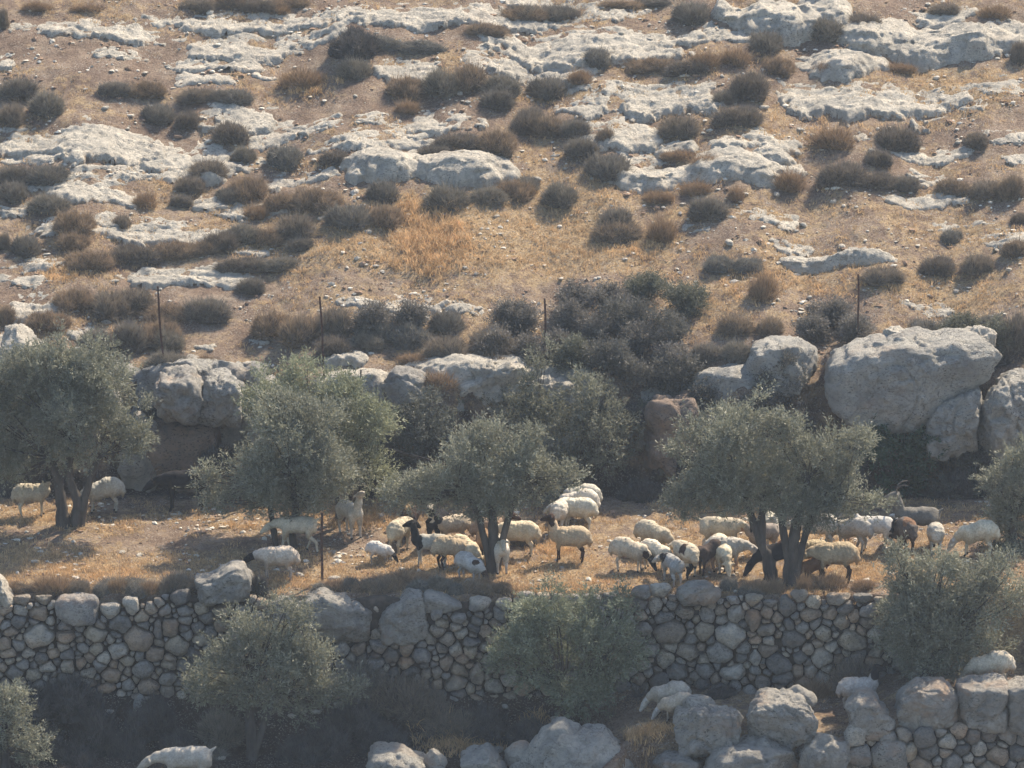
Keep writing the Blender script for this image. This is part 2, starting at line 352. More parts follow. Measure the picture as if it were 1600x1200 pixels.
# ------------------------------------------------------------------ boulders, shaped from an outline in the picture plane
def outline_R(poly, n=96, rnd=2):
    poly = np.asarray(poly, float); ph = np.linspace(0, 2*math.pi, n, endpoint=False); Rr = np.zeros(n)
    A = poly; B = np.roll(poly, -1, 0)
    for i, a in enumerate(ph):
        d = np.array([math.cos(a), math.sin(a)]); e = B-A
        den = d[0]*e[:, 1]-d[1]*e[:, 0]; den = np.where(abs(den) < 1e-9, 1e-9, den)
        t = (A[:, 0]*e[:, 1]-A[:, 1]*e[:, 0])/den; s = (A[:, 0]*d[1]-A[:, 1]*d[0])/den
        ok = (t > 0) & (s >= -1e-6) & (s <= 1+1e-6); Rr[i] = t[ok].max() if ok.any() else .01
    for _ in range(rnd): Rr = (np.roll(Rr, 1)+2*Rr+np.roll(Rr, -1))/4
    return ph, Rr
def blob(R_, depth, seed, cuts=7, amp=.05, lvl=5, flat=2.4, sz=None):
    """a stone: outline radii R_ in the x-z plane, depth along y"""
    V, F = ico(lvl); V = V.copy()
    rxz = np.sqrt(V[:, 0]**2+V[:, 2]**2); ang = np.arctan2(V[:, 2], V[:, 0]) % (2*math.pi)
    n = len(R_); f = ang/(2*math.pi)*n; i = np.floor(f).astype(int) % n; t = f-np.floor(f)
    Rv = R_[i]*(1-t)+R_[(i+1) % n]*t
    flat = flat if flat < 2.8 else flat*1.6
    rho = (rxz**flat + np.abs(V[:, 1])**flat)**(-1/flat); 
    k = rho
    P = np.stack([V[:, 0]*Rv*k, V[:, 1]*depth*k, V[:, 2]*Rv*k], 1)
    S = sz or float(R_.mean()); rg = np.random.default_rng(seed)
    for _ in range(cuts):
        nrm = rg.normal(size=3); nrm[1] -= .4; nrm[2] *= .8; nrm /= np.linalg.norm(nrm); pr = P@nrm; d = pr.max()*rg.uniform(.66 if cuts > 8 else .74, .92)
        ex = np.clip(pr-d, 0, None); P -= ex[:, None]*nrm*(.97 if cuts > 8 else .88)
    nv = P/np.maximum(np.linalg.norm(P, axis=1), 1e-6)[:, None]
    off = rg.uniform(0, 50, 3)
    dsp = S*amp*(1.6*fbm(P/S*1.2+off, 3, 3) + .9*ridged(P/S*3.1+off, 3, 8)-.45) 
    if lvl >= 5:
        for k_, (fq, dp_) in enumerate(((.9, .075), (2.1, .04))): dsp = dsp - dp_*np.clip(1-np.abs(noise((P+.15*noise(P*2+off, 2)[:, None])*np.array([fq, fq, fq*1.25])+off, 31+k_))/.07, 0, 1)*min(1, S*1.4)
        dsp += .030*fbm(P*4.5+off, 4, 5, .6) - .035*np.clip(noise(P*np.array([3.5, 3, 1.4])+off, 6)-.25, 0, 1) + (.06*ridged(P*np.array([1.8, 2, 3.4])+off, 4, 12)-.035)*(amp > .045)
    return P+nv*dsp[:, None], F
def boulder(u0, v0, u1, v1, depth=None, poly=None, y=None, label='', group='boulders', mat='boulder', cuts=9, amp=.06, lvl=5, dz=0, flat=2.4, name='boulder'):
    """stone filling photo box u0,v0,u1,v1, standing where its foot meets the ground"""
    uc, vc = (u0+u1)/2, (v0+v1)/2
    if y is None: y = gp(uc, v1-.15*(v1-v0))[1] 
    s = ppm(y); c = at_y(uc, vc, y)
    if poly is None:
        rg = np.random.default_rng(int(u0*3+v0)); n = 9
        poly = [((u1-u0)/2*math.cos(a)*k, (v1-v0)/2*math.sin(a)*k) for a, k in zip(np.linspace(0, 2*math.pi, n, endpoint=False)+rg.uniform(-.15, .15, n), rg.uniform(.92, 1.12, n))]
        poly = np.array(poly)
    else: poly = np.array([(p[0]-uc, -(p[1]-vc)) for p in poly], float)
    poly = poly/s; poly[:, 1] /= math.cos(TH)
    ph, Rr = outline_R(poly)
    dp = depth if depth else .75*(v1-v0)/s/2+.15
    P, F = blob(Rr, dp, int(u0+v0*3), cuts, amp, lvl, flat)
    zb = P[:, 2].min()
    o = mesh_np(name, P-np.array([0, 0, zb]), F, M[mat], loc=(c[0], y, c[2]+zb+dz))
    return tag(o, label, 'boulder', group)
G1 = 'big boulders on the rocky bank'; G2 = 'boulders along the lower terrace edge'; G3 = 'boulders built into the terrace wall'
boulder(1290,517,1562,672, 1.0, [(1288,600),(1296,566),(1340,540),(1400,526),(1480,526),(1550,524),(1562,548),(1548,585),(1500,618),(1440,655),(1400,668),(1345,666),(1292,655)],
        y=7.3, label='largest pale boulder on the bank, with a craggy sunlit top', group=G1, mat='crag', cuts=4, amp=.055, lvl=6, flat=3.2)
boulder(1372,512,1432,548, .4, y=7.75, label='small pale knob on the left top of the largest bank boulder', group=G1, mat='lime', amp=.09, flat=2.6)
boulder(1488,512,1562,552, .45, y=7.75, label='pale flat cap rock on the right top of the largest bank boulder', group=G1, mat='lime', amp=.09, flat=2.6)
boulder(1440,600,1535,712, .9, [(1440,672),(1465,620),(1528,603),(1534,640),(1530,700),(1450,712)], y=6.9, label='shaded grey boulder below the cleft under the largest bank boulder', group=G1, mat='crag', lvl=6, flat=3, cuts=13, amp=.09)
boulder(1520,583,1660,715, .9, [(1524,620),(1545,597),(1600,583),(1660,590),(1660,715),(1530,712)], y=7.0, label='big smooth faced boulder cut by the right edge of the photo, on the bank', group=G1, mat='crag', lvl=6, flat=3, cuts=13, amp=.09)
boulder(1165,533,1278,610, .8, [(1165,585),(1178,545),(1200,536),(1250,534),(1278,550),(1275,610),(1170,610)], y=7.6, label='squarish grey boulder with a thin lit top above a dark shrub on the bank', group=G1, mat='crag', flat=3)
boulder(240,575,318,665, .7, [(240,610),(255,583),(300,578),(316,600),(312,660),(245,662)], y=7.1, label='rounded grey crag on the bank above the black goat', group=G1, mat='boulder', flat=3, amp=.14, cuts=11)
boulder(300,580,380,660, .7, [(300,612),(318,590),(372,584),(380,610),(372,655),(305,660)], y=7.2, label='pale topped crag on the bank behind the left olive crown', group=G1, mat='crag', flat=3, amp=.15, cuts=11)
boulder(600,574,672,645, .6, y=7.3, label='dark rounded boulder on the bank left of the broken white ledge', group=G1, cuts=3)
boulder(700,565,830,635, .8, [(702,612),(730,575),(770,566),(828,574),(828,610),(790,632),(710,635)], y=7.5, label='broken white ledge of rough layered limestone at centre of the bank', group=G1, mat='lime', amp=.20, cuts=12, flat=3)
boulder(815,590,905,640, .6, y=7.4, label='low pale rock to the right of the broken white ledge, behind branches', group=G1, mat='lime', amp=.2, flat=3)
boulder(1000,612,1090,745, .6, [(1000,640),(1010,620),(1080,616),(1090,640),(1085,740),(1005,740)], y=7.0, label='reddish brown upright rock face in the bank right of centre', group=G1, mat='red', flat=3.4, amp=.12, cuts=10)
boulder(1075,597,1145,640, .6, y=7.6, label='small white topped rock on the bank just left of the wide olive crown', group=G1, mat='lime', amp=.08)
boulder(1130,660,1290,790, .5, y=7.2, label='dark rock face in the bank hidden behind the two trunk olive pair', group=G1, mat='crag', flat=3)
boulder(185,640,250,790, .5, y=7.1, label='tall tan rock face in shade left of the black goat', group=G1, mat='crag', flat=3.2)
boulder(222,655,345,800, .5, [(226,670),(260,655),(335,660),(345,700),(340,795),(230,795)], y=7.05, label='brown earthen rock face directly behind the black goat', group=G1, mat='red', flat=3.2, amp=.09, cuts=10)
boulder(375,590,470,690, .6, y=7.3, label='grey rock in the bank largely behind the left olive crown', group=G1, mat='crag', flat=3)
boulder(-10,505,62,600, .7, y=8.3, label='pale craggy boulder at left edge just above the leftmost olive tree', group=G1, mat='lime', amp=.08)
# terrace edge
boulder(298,878,395,945, .5, [(298,905),(330,898),(365,880),(380,880),(395,898),(388,944),(310,944)], y=-.05, label='wedge shaped grey boulder beneath the black headed sheep', group=G3, cuts=5, flat=3)
boulder(468,920,590,1004, .5, [(468,935),(500,921),(540,930),(585,955),(590,990),(570,1003),(480,1000)], y=-.25, label='wide dark grey boulder in the wall below the fence stake', group=G3, cuts=4, flat=3)
boulder(590,922,672,1006, .5, [(592,965),(610,945),(640,924),(662,926),(670,990),(650,1002),(598,1000)], y=-.35, label='upright grey and tan boulder in the middle of the terrace wall', group=G3, cuts=5, flat=3)
boulder(655,924,727,956, .35, [(662,925),(690,928),(727,942),(700,954),(660,954)], y=-.3, label='flat triangular capstone beside the upright grey and tan boulder', group=G3, cuts=4, flat=3, lvl=4)
boulder(1055,908,1125,946, .38, y=-.3, label='smooth rounded oblong boulder on top of the right wall', group=G3, cuts=0, amp=.02)
boulder(-20,893,26,955, .5, [(-20,905),(0,893),(8,905),(26,940),(20,950),(-20,955)], y=-.2, label='pale ridged rock at the left edge on top of the wall', group=G3, mat='lime', amp=.09)
boulder(422,930,462,975, .35, y=-.3, label='small pointed rock between two wall boulders above the lower left olive', group=G3, lvl=4)
# lower edge
boulder(795,1116,1005,1290, 1.0, [(795,1200),(840,1150),(872,1118),(895,1130),(945,1136),(968,1160),(1005,1215),(1000,1290),(800,1290)], y=-3.2, label='great pointed grey boulder at the bottom centre of the photo', group=G2, cuts=0, amp=.045, lvl=6, flat=2.15, mat='crag')
boulder(568,1166,676,1250, .7, [(570,1200),(585,1168),(630,1170),(665,1190),(676,1220),(670,1250),(575,1250)], y=-3.1, label='pale flat topped boulder at the bottom edge left of the dry grass', group=G2, mat='crag', flat=3)
boulder(660,1170,700,1215, .3, y=-3.05, label='small stone tucked between two boulders at the bottom edge', group=G2, lvl=4)
boulder(712,1168,795,1230, .5, y=-3.1, label='low pale stone right of the dry grass tuft at the bottom edge', group=G2, mat='crag', flat=3)
boulder(785,1158,850,1215, .4, y=-2.9, label='grey stone leaning behind the great pointed boulder', group=G2, lvl=4)
boulder(1043,1100,1164,1182, .62, [(1043,1160),(1055,1115),(1085,1100),(1150,1106),(1160,1125),(1160,1155),(1110,1178),(1060,1180)], y=-3.0, label='rounded blocky boulder hiding the rear of two lower sheep', group=G2, cuts=10, amp=.08, flat=3, lvl=6)
boulder(1062,1086,1120,1125, .35, y=-2.7, label='small peaked rock tip just behind the rounded blocky boulder', group=G2, lvl=4)
boulder(1165,1084,1292,1172, .65, [(1165,1112),(1180,1088),(1230,1086),(1270,1092),(1280,1120),(1292,1145),(1235,1160),(1220,1170),(1175,1150)], y=-3.0, label='large angular boulder with an orange stained lower left face', group=G2, cuts=11, amp=.08, flat=3, lvl=6)
boulder(1225,1072,1278,1110, .35, y=-2.6, label='small peak of rock rising behind the large angular boulder', group=G2, lvl=4)
boulder(1090,1156,1262,1240, .7, y=-3.6, label='dark grey boulder at the bottom edge beneath the two blocky boulders', group=G2, flat=2.8)
boulder(1250,1142,1335,1225, .6, y=-3.5, label='bluish grey boulder at the bottom edge left of the lower wall', group=G2, flat=2.8)
boulder(1020,1176,1100,1230, .5, y=-3.4, label='low grey stone beside dry grass at bottom right of centre', group=G2, flat=2.8)
boulder(1322,1078,1402,1158, .5, [(1322,1100),(1340,1080),(1365,1082),(1400,1128),(1395,1150),(1330,1157)], y=-3.0, label='dark sloping boulder below the black faced sheep peering over rocks', group=G2, cuts=4, flat=2.8)
boulder(1385,1058,1500,1143, .62, [(1398,1110),(1403,1085),(1430,1062),(1475,1062),(1498,1085),(1496,1130),(1440,1142),(1400,1138)], y=-2.9, label='big dome shaped boulder right of the black faced peering sheep', group=G2, cuts=2, amp=.03, flat=2.7, lvl=6)
boulder(1493,1062,1572,1140, .6, [(1493,1068),(1530,1063),(1572,1062),(1570,1135),(1500,1138)], y=-2.85, label='tan streaked upright block right of the dome shaped boulder', group=G2, cuts=3, flat=4)
boulder(1565,1056,1660,1145, .6, [(1570,1062),(1620,1056),(1660,1060),(1660,1145),(1572,1140)], y=-2.85, label='grey block cut off by the right edge above the lower wall', group=G2, cuts=3, flat=4)
boulder(1360,1150,1422,1216, .35, y=-3.4, label='rounded grey stone standing at the left end of the lower wall', group=G2, lvl=4, cuts=2)
boulder(208,1085,232,1130, .22, y=-.9, label='lone upright pale stone in dark brush below the left wall', group=G2, lvl=4, mat='crag')

# ------------------------------------------------------------------ dry stone walls
def clip_poly(poly, n, d):
    out = []; m = len(poly)
    for i in range(m):
        a, b = poly[i], poly[(i+1) % m]; da, db = a@n-d, b@n-d
        if da <= 0: out.append(a)
        if da*db < 0: out.append(a+(b-a)*(da/(da-db)))
    return out
def stone_wall(name, x0, x1, top, bot, yw, hand, radii, seed, label, excl=(), batter=.08, dd=.2, maxp=100):
    """hand: (u, v, w, h) of the stones one can tell apart; the rest is packed between them"""
    rg = np.random.default_rng(seed); S = []
    for (u, v, w_, h_) in hand:
        p = at_y(u, v, yw); s = ppm(yw); S.append((p[0], p[2], w_/2/s, h_/2/s))
    tries = 0
    for r in radii:
        for _ in range(2600):
            x = rg.uniform(x0, x1); z = rg.uniform(bot(x), top(x)-r*.5)
            rx = r*rg.uniform(.95, 1.75); rz = r*rg.uniform(.6, .95)
            if all(((x-a)/(rx+c))**2+((z-b)/(rz+d))**2 > .74 for a, b, c, d in S): S.append((x, z, rx, rz))
    root = empty(name, ((x0+x1)/2, yw, float(bot((x0+x1)/2)))); base = np.array(root.location)
    stones = []
    A = np.array(S)
    for i, (x, z, rx, rz) in enumerate(S):
        if any(e[0] < x < e[1] and e[2] < z < e[3] for e in excl): continue
        c = np.array([x, z]); poly = [np.array([x+dx*rx*1.5, z+dz_*rz*1.6]) for dx, dz_ in ((-1, -1), (1, -1), (1, 1), (-1, 1))]
        dist = np.hypot(A[:, 0]-x, A[:, 1]-z)
        for j in np.argsort(dist)[1:22]:
            q = A[j, :2]; nrm = q-c; L = np.linalg.norm(nrm)
            if L < 1e-4: continue
            n_ = nrm/L; ri = math.hypot(n_[0]*rx, n_[1]*rz); rj = math.hypot(n_[0]*A[j, 2], n_[1]*A[j, 3])
            dcut = c@n_ + L*ri/(ri+rj) - .009 - .010*rg.random()
            poly = clip_poly(poly, n_, dcut)
            if len(poly) < 3: break
        if len(poly) < 3: continue
        pl = np.array(poly)-c
        ph, Rr = outline_R(pl, 48, 0); ell = (np.abs(np.cos(ph)/rx)**2.6+np.abs(np.sin(ph)/rz)**2.6)**(-1/2.6)
        Rr = np.minimum(Rr, ell*1.45)
        for _ in range(1): Rr = (np.roll(Rr, 1)+Rr*2+np.roll(Rr, -1))/4
        size = rx*rz
        dep = min(.34, .6*math.sqrt(rx*rz)+.05)
        P, F = blob(Rr*1.02, dep, int(rg.integers(1e6)), int(rg.integers(2, 7)), .085, 4 if size > .01 else 3, 2.79)
        tcol = np.array([(1, 1, 1), (1.25, 1.15, .98), (.86, .86, .85), (1.1, 1.0, .88), (.68, .68, .68), (1.4, 1.35, 1.25), (1.2, 1.0, .82)][int(rg.integers(0, 7))])*rg.uniform(.85, 1.12)
        hfrac = (z-bot(x))
        P = P + np.array([x, yw+float(edge(x)) - batter*(float(top(x))-z) + rg.uniform(-.05, .05), z])-base
        stones.append((size, P, F, np.tile(tcol, (len(P), 1))))
    stones.sort(key=lambda t: -t[0])
    for k, (sz, P, F, tc) in enumerate(stones[:maxp]):
        c = P.mean(0); o = mesh_np('stone', P-c, F, M['wall'], tc, parent=root, loc=c)
    rest = stones[maxp:]
    if rest:
        Vs, Fs, Cs, n = [], [], [], 0
        for sz, P, F, tc in rest: Vs.append(P); Fs.append(F+n); Cs.append(tc); n += len(P)
        o = mesh_np('small_stones', np.concatenate(Vs), np.concatenate(Fs), M['wall'], np.concatenate(Cs), parent=root); o['kind'] = 'stuff'
    # earth and rubble packed behind the stones
    xs = np.linspace(x0, x1, int((x1-x0)/.08)); Z = np.linspace(0, 1, 14)
    XX, ZZ = np.meshgrid(xs, Z); bt = np.array([bot(x) for x in xs]); tp = np.array([top(x) for x in xs])-.08
    HZ = bt+(tp-bt)*ZZ; YY = yw+edge(XX)+.15+.05*fbm(p3(XX*4, HZ*4), 3, 8) - batter*(tp-HZ)
    Vf = np.stack([XX, YY, HZ], -1).reshape(-1, 3)-base; Vb = Vf+np.array([0, .25, 0]); nn = len(Vf)
    Ff = grid_faces(14, len(xs)); Vt = np.concatenate([Vf, Vb]); 
    tI = np.arange(len(xs)-1)+13*len(xs); cap = np.stack([tI, tI+1, tI+1+nn, tI+nn], 1)
    bI = np.arange(len(xs)-1); cb = np.stack([bI, bI+nn, bI+1+nn, bI+1], 1)
    sI = np.arange(13)*len(xs); sd1 = np.stack([sI, sI+len(xs), sI+len(xs)+nn, sI+nn], 1)
    sJ = sI+len(xs)-1; sd2 = np.stack([sJ, sJ+nn, sJ+len(xs)+nn, sJ+len(xs)], 1)
    o = mesh_np('earth_core', Vt, np.concatenate([Ff, Ff[:, ::-1]+nn, cap, cb, sd1, sd2]), M['core'], parent=root)
    tag(root, label, 'wall', 'dry stone terrace walls'); return root
YW = -.36
topz = lambda x: -.02+.05*math.sin(x*1.7)+.04*math.sin(x*4.1)-.10*float(sm(-6.8, -8, x))
botz = lambda x: -2.15+.5*float(sm(6.6, 8.2, x))
def zz(v): return at_y(800, v, YW)[2]
def xx(u): return at_y(u, 1000, YW)[0]
LW = [(121,958,82,42),(61,992,52,44),(189,974,36,32),(216,996,50,38),(148,989,44,24),(103,994,34,22),(263,982,34,34),(248,983,18,32),(187,1013,36,24),(241,1022,34,22),(224,1044,42,26),
      (173,1052,34,24),(262,1058,32,20),(30,968,26,20),(60,957,34,22),(278,1010,36,36),(17,983,28,14),(8,1000,26,22),(66,938,34,10),(36,938,28,12),(207,950,28,24),(236,952,22,16),(258,955,22,16),(288,957,28,18),
      (66,1025,24,18),(106,1020,24,16),(100,1008,22,12),(130,1010,22,12),(45,1018,22,14),(163,1026,26,16),(126,1034,22,16),(232,1070,38,22),(200,1046,14,14),(24,1048,34,22),(100,1057,26,16),
      (315,955,24,18),(345,958,26,20),(375,955,22,16),(405,962,24,18),(290,1040,30,22)]
MW = [(748,945,36,20),(720,985,26,14),(690,968,22,12),(745,967,22,14),(612,1020,30,24),(636,1005,26,22),(660,1018,36,24),(697,1028,22,22),(635,1032,34,14),(712,1060,42,26),(746,1048,22,32),(682,1042,16,18),
      (668,1045,18,18),(714,1008,22,22),(735,1010,24,28),(690,1008,18,14),(735,1000,40,18),(790,945,22,16),(560,1012,26,18),(745,1085,30,14),(712,1088,34,16),
      (1047,988,62,38),(1143,990,54,40),(1100,986,32,24),(1070,960,38,18),(1106,962,24,24),(1112,945,22,12),(1148,956,28,28),(1178,965,26,34),(1198,953,20,20),(1213,1030,40,36),(1075,1020,42,28),(1125,1018,50,34),
      (1038,1030,30,30),(1058,1050,38,26),(1101,1044,30,22),(1145,1046,58,22),(1190,1060,30,24),(1238,996,52,26),(1285,985,28,26),(1330,998,50,34),(1283,1022,36,28),(1315,970,24,22),(1230,945,30,26),(1250,1020,24,18),
      (1030,925,26,18),(1005,930,26,20),(1025,950,26,26),(1000,945,24,20),(1310,935,44,12),(1270,940,26,16),(1180,1022,20,24),(1158,1025,18,16),(1200,995,18,16),(1030,1062,34,22),(1310,1025,18,14),(1232,970,20,16),(1250,930,24,14),(1175,935,30,14),(1346,936,30,12)]
def ex(u0, u1, v0, v1): return (xx(u0), xx(u1), zz(v1), zz(v0))
stone_wall('dry_stone_wall', -12.6, xx(468), topz, botz, YW, LW, (.15, .115, .09, .07, .052), 5, 'left stretch of rounded stone wall, from the left edge to the wide dark boulder', [ex(302,388,900,945)])
stone_wall('dry_stone_wall', xx(470), 8.9, topz, botz, YW, MW, (.155, .12, .09, .07, .054), 6, 'right stretch of mossy grey stone wall, running right from the wide dark boulder', [ex(476,585,915,1000), ex(598,668,925,1000), ex(1060,1120,905,944), ex(660,722,925,952)])
yl = -3.3
RW = [(1445,1150,36,26),(1418,1170,32,26),(1480,1158,34,18),(1520,1152,26,20),(1545,1150,24,24),(1575,1153,34,24),(1390,1195,60,50),(1450,1172,38,24),(1487,1188,38,30),(1530,1170,24,26),(1560,1180,40,28),(1590,1180,30,22),(1345,1178,38,38),(1440,1192,40,22)]
stone_wall('dry_stone_wall', at_y(1335,1150,yl)[0], 12.4, lambda x: at_y(800,1141,yl)[2]+.04*math.sin(x*3), lambda x: at_y(800,1141,yl)[2]-1.6, yl, RW, (.2, .15, .11, .08), 9, 'low pale stone wall in the bottom right corner', [], .08)
# ------------------------------------------------------------------ olive trees
def unit(a): return a/np.maximum(np.linalg.norm(a, axis=-1, keepdims=True), 1e-9)
def tube(pts, rad, n=9, seed=0, amp=.12):
    pts = np.asarray(pts, float); rad = np.asarray(rad, float)
    # resample
    t = np.linspace(0, len(pts)-1, (len(pts)-1)*6+1); i = np.minimum(t.astype(int), len(pts)-2); f = (t-i)[:, None]
    Pm = pts[np.maximum(i-1, 0)]; P0 = pts[i]; P1 = pts[i+1]; P2 = pts[np.minimum(i+2, len(pts)-1)]
    Q = .5*((2*P0)+(-Pm+P1)*f+(2*Pm-5*P0+4*P1-P2)*f**2+(-Pm+3*P0-3*P1+P2)*f**3)
    rr = rad[i]*(1-f[:, 0])+rad[i+1]*f[:, 0]
    T = unit(np.gradient(Q, axis=0)); ref = np.array([.3, 1, .2]); A = unit(np.cross(T, ref)); B = np.cross(T, A)
    a = np.linspace(0, 2*math.pi, n, endpoint=False)
    ring = A[:, None]*np.cos(a)[None, :, None]+B[:, None]*np.sin(a)[None, :, None]
    V = Q[:, None]+ring*rr[:, None, None]
    V = V + ring*(rr[:, None]*amp*2*noise(V*7+seed, 3))[..., None]
    nr = len(Q); V = np.concatenate([V.reshape(-1, 3), Q[:1]-T[:1]*rr[0]*.3, Q[-1:]+T[-1:]*rr[-1]*.5])
    F = [grid_faces(nr, n, True)]
    j = np.arange(n); F.append(np.stack([j, np.full(n, nr*n), np.full(n, nr*n), (j+1) % n], 1)[:, [0, 3, 1, 1]])
    F.append(np.stack([j+(nr-1)*n, (j+1) % n+(nr-1)*n, np.full(n, nr*n+1), np.full(n, nr*n+1)], 1))
    return V, np.concatenate(F)
def quads_to(V, F):
    """degenerate quads are split off as triangles by using two meshes' worth of faces"""
    return V, F
def tubes_obj(name, L, mat, parent=None, col=None):
    Vs, Ts, n = [], [], 0
    for V, F in L:
        q = F[F[:, 2] != F[:, 3]]; t3 = F[F[:, 2] == F[:, 3]][:, :3]
        Ts.append(np.concatenate([q[:, [0, 1, 2]], q[:, [0, 2, 3]], t3])+n); Vs.append(V); n += len(V)
    V = np.concatenate(Vs); return mesh_np(name, V, np.concatenate(Ts), mat, col if col is None else np.tile(col, (len(V), 1)), parent=parent)
def leaves(orig, dirs, per, L, W, tone, rg, silver=.3, spread=.9, slen=.28):
    """sprigs of leaves: orig (n,3), dirs (n,3)"""
    n = len(orig); t = rg.uniform(0, 1, (n, per, 1)); ln = rg.uniform(.6, 1.3, (n, 1, 1))*slen
    side = rg.normal(size=(n, per, 3)); bend = rg.normal(size=(n, 1, 3))*.25
    P = orig[:, None]+(dirs[:, None]+bend*t)*t*ln + side*.012
    D = unit(dirs[:, None]*.8+side*spread*.6); S = unit(np.cross(D, rg.normal(size=(n, per, 3))))
    l = L*rg.uniform(.7, 1.3, (n, per, 1)); w_ = W*rg.uniform(.7, 1.2, (n, per, 1))
    Q = np.stack([P, P+D*l*.5+S*w_*.5, P+D*l, P+D*l*.5-S*w_*.5], 2)
    c = tone[:, None]*rg.uniform(.88, 1.12, (n, per, 1)); sv_ = (rg.random((n, per, 1)) < silver)
    c = np.where(sv_, c*np.array([1.35, 1.32, 1.42]), c); c = np.repeat(c[:, :, None], 4, 2)
    V = Q.reshape(-1, 3); F = np.arange(len(V)).reshape(-1, 4); return V, F, c.reshape(-1, 3)
def crown(blobs, rg, tone, dens=1.0, L=.075, W=.023, clump=.33, per=19, up=.55, slen=.28, silver=.3):
    O, D, T, K = [], [], [], []
    for (c, r) in blobs:
        r = np.array(r); area = (r[0]*r[2])
        k = max(5, int(13*area/.6)) if area < 1.2 else int(26+10*(area-1.2))
        for _ in range(k):
            d = unit(rg.normal(size=3)); rr = rg.uniform(.40, .99)
            cc = c+d*r*rr; K.append(cc); cr = clump*rg.uniform(.5, 1.3)*min(1, .45+area*.7); tn = tone*rg.uniform(.82, 1.15)
            m = int(80*dens*(cr/.36)**2)
            dd = unit(rg.normal(size=(m, 3))); q = dd*(rg.random((m, 1))**.45)*cr*np.array([1, .9, .82])
            O.append(cc+q); out = unit(cc+q-c)*.5+unit(q)*.5
            D.append(unit(out+np.array([0, 0, up])+rg.normal(size=(m, 3))*.35)); T.append(np.tile(tn, (m, 1))*rg.uniform(.85, 1.15, (m, 1)))
    O = np.concatenate(O); D = np.concatenate(D); T = np.concatenate(T)
    V, F, c = leaves(O, D, per, L, W, T, rg, silver=silver, slen=slen); return V, F, c, K
OLIVE = np.array([.212, .212, .148])
def tree(base, trunks, blobs, label, seed, y=None, tone=OLIVE, dens=1.0, name='olive_tree', cat='olive tree', group='olive trees on the terraces', limbs=9, **kw):
    """base (u, v) foot; trunks: px polylines [(u, v, r_px), ...]; blobs: px lobes (u, v, ru, rv, dy)"""
    rg = np.random.default_rng(seed)
    b = gp(*base) if y is None else at_y(base[0], base[1], y)
    if y is not None: b[2] = grd(b[0], y)
    s = ppm(b[1]); root = empty(name, b)
    B = []
    for t in blobs:
        dy = t[4] if len(t) > 4 else 0
        p = at_y(t[0], t[1], b[1]+dy)-b; B.append((p, (t[2]/s, .8*(t[2]+t[3])/2/s, t[3]/s)))
    V, F, c, K = crown(B, rg, tone, dens, **kw)
    mesh_np('crown', V, F, M['leaf'], c, smooth=False, parent=root)
    L = []; ends = []
    for tr in trunks:
        pts = [at_y(q[0], q[1], b[1]+(q[3] if len(q) > 3 else 0))-b for q in tr]; pts[0][2] = min(pts[0][2], -.08)
        L.append(tube(pts, [q[2]/s for q in tr], 11, seed, .2)); ends += [(pts[-1], tr[-1][2]/s), ((pts[-1]+pts[-2])/2, tr[-1][2]/s)]
    K = [K[i] for i in rg.permutation(len(K))[:limbs*max(1, len(blobs))]]
    for k in K:
        e, r0 = min(ends, key=lambda q: np.linalg.norm(q[0]-k)); mid = (e+k)/2+rg.normal(size=3)*.08-np.array([0, 0, .03])
        L.append(tube([e, mid, k], [r0*.42, max(.011, r0*.22), .006], 6, seed, .1))
    if L: tubes_obj('trunk', L, M['bark'], root)
    return tag(root, label, cat, group)
tree((107, 822), [[(100,822,15),(97,800,10),(92,760,7),(80,715,5)], [(118,818,13),(122,785,8),(108,745,6),(112,690,6)], [(122,790,8),(140,750,6),(160,710,4)]],
     [(105,640,95,95), (60,600,60,60,.3), (150,600,62,60), (120,548,50,36), (55,700,60,52,.2), (165,690,60,50,-.1), (215,665,18,45), (0,660,50,80), (30,735,50,28)], 'leftmost olive tree, tall rounded crown on a thick twisted double trunk', 1)
tree((520, 842), [[(505,848,9),(515,825,7),(532,800,6),(520,760,6),(500,710,5)], [(532,800,6),(548,775,4),(545,730,4)]],
     [(430,605,62,46,.5), (480,590,42,36,.4), (545,640,52,48), (585,665,36,52), (560,730,48,50), (500,680,60,60), (400,650,40,40,.3)], 'olive tree with a yellow green right side, behind another left of centre', 2, y=4.6, tone=np.array([.23, .238, .145]))
tree((443, 858), [[(432,852,5),(428,830,5),(423,800,4.5),(420,760,4)], [(458,862,8),(455,830,7),(462,795,6),(455,745,5)]],
     [(455,700,82,74), (400,745,58,55), (510,740,62,62), (460,655,48,36), (345,762,40,36,-.1), (318,748,18,18,-.1), (440,780,70,32), (515,768,26,26), (390,790,45,20)], 'wide olive tree with two straight slim trunks, left of centre', 3)
tree((772, 893), [[(770,897,13),(772,860,9),(771,825,8),(768,790,6)], [(771,832,7),(745,800,5),(725,765,4)], [(772,828,7),(800,790,4.5),(815,750,4)]],
     [(770,725,88,60), (705,760,66,54), (825,742,56,44), (770,690,52,26), (655,775,45,28), (750,785,84,28), (885,755,26,24,-.1), (625,770,15,14)], 'fan shaped olive tree on one slim forked trunk amid the crowded sheep at centre', 4)
tree((1205, 908), [[(1207,912,11),(1203,880,8.5),(1188,845,7),(1168,790,5),(1150,740,4)], [(1203,870,6),(1190,820,6),(1200,760,5)]],
     [(1140,700,75,72), (1160,640,40,32), (1090,760,55,46), (1060,790,24,26), (1170,770,60,40), (1085,710,36,30), (1120,800,50,20)], 'olive tree with a leaning trunk, left of the joined pair beside the black goat', 5)
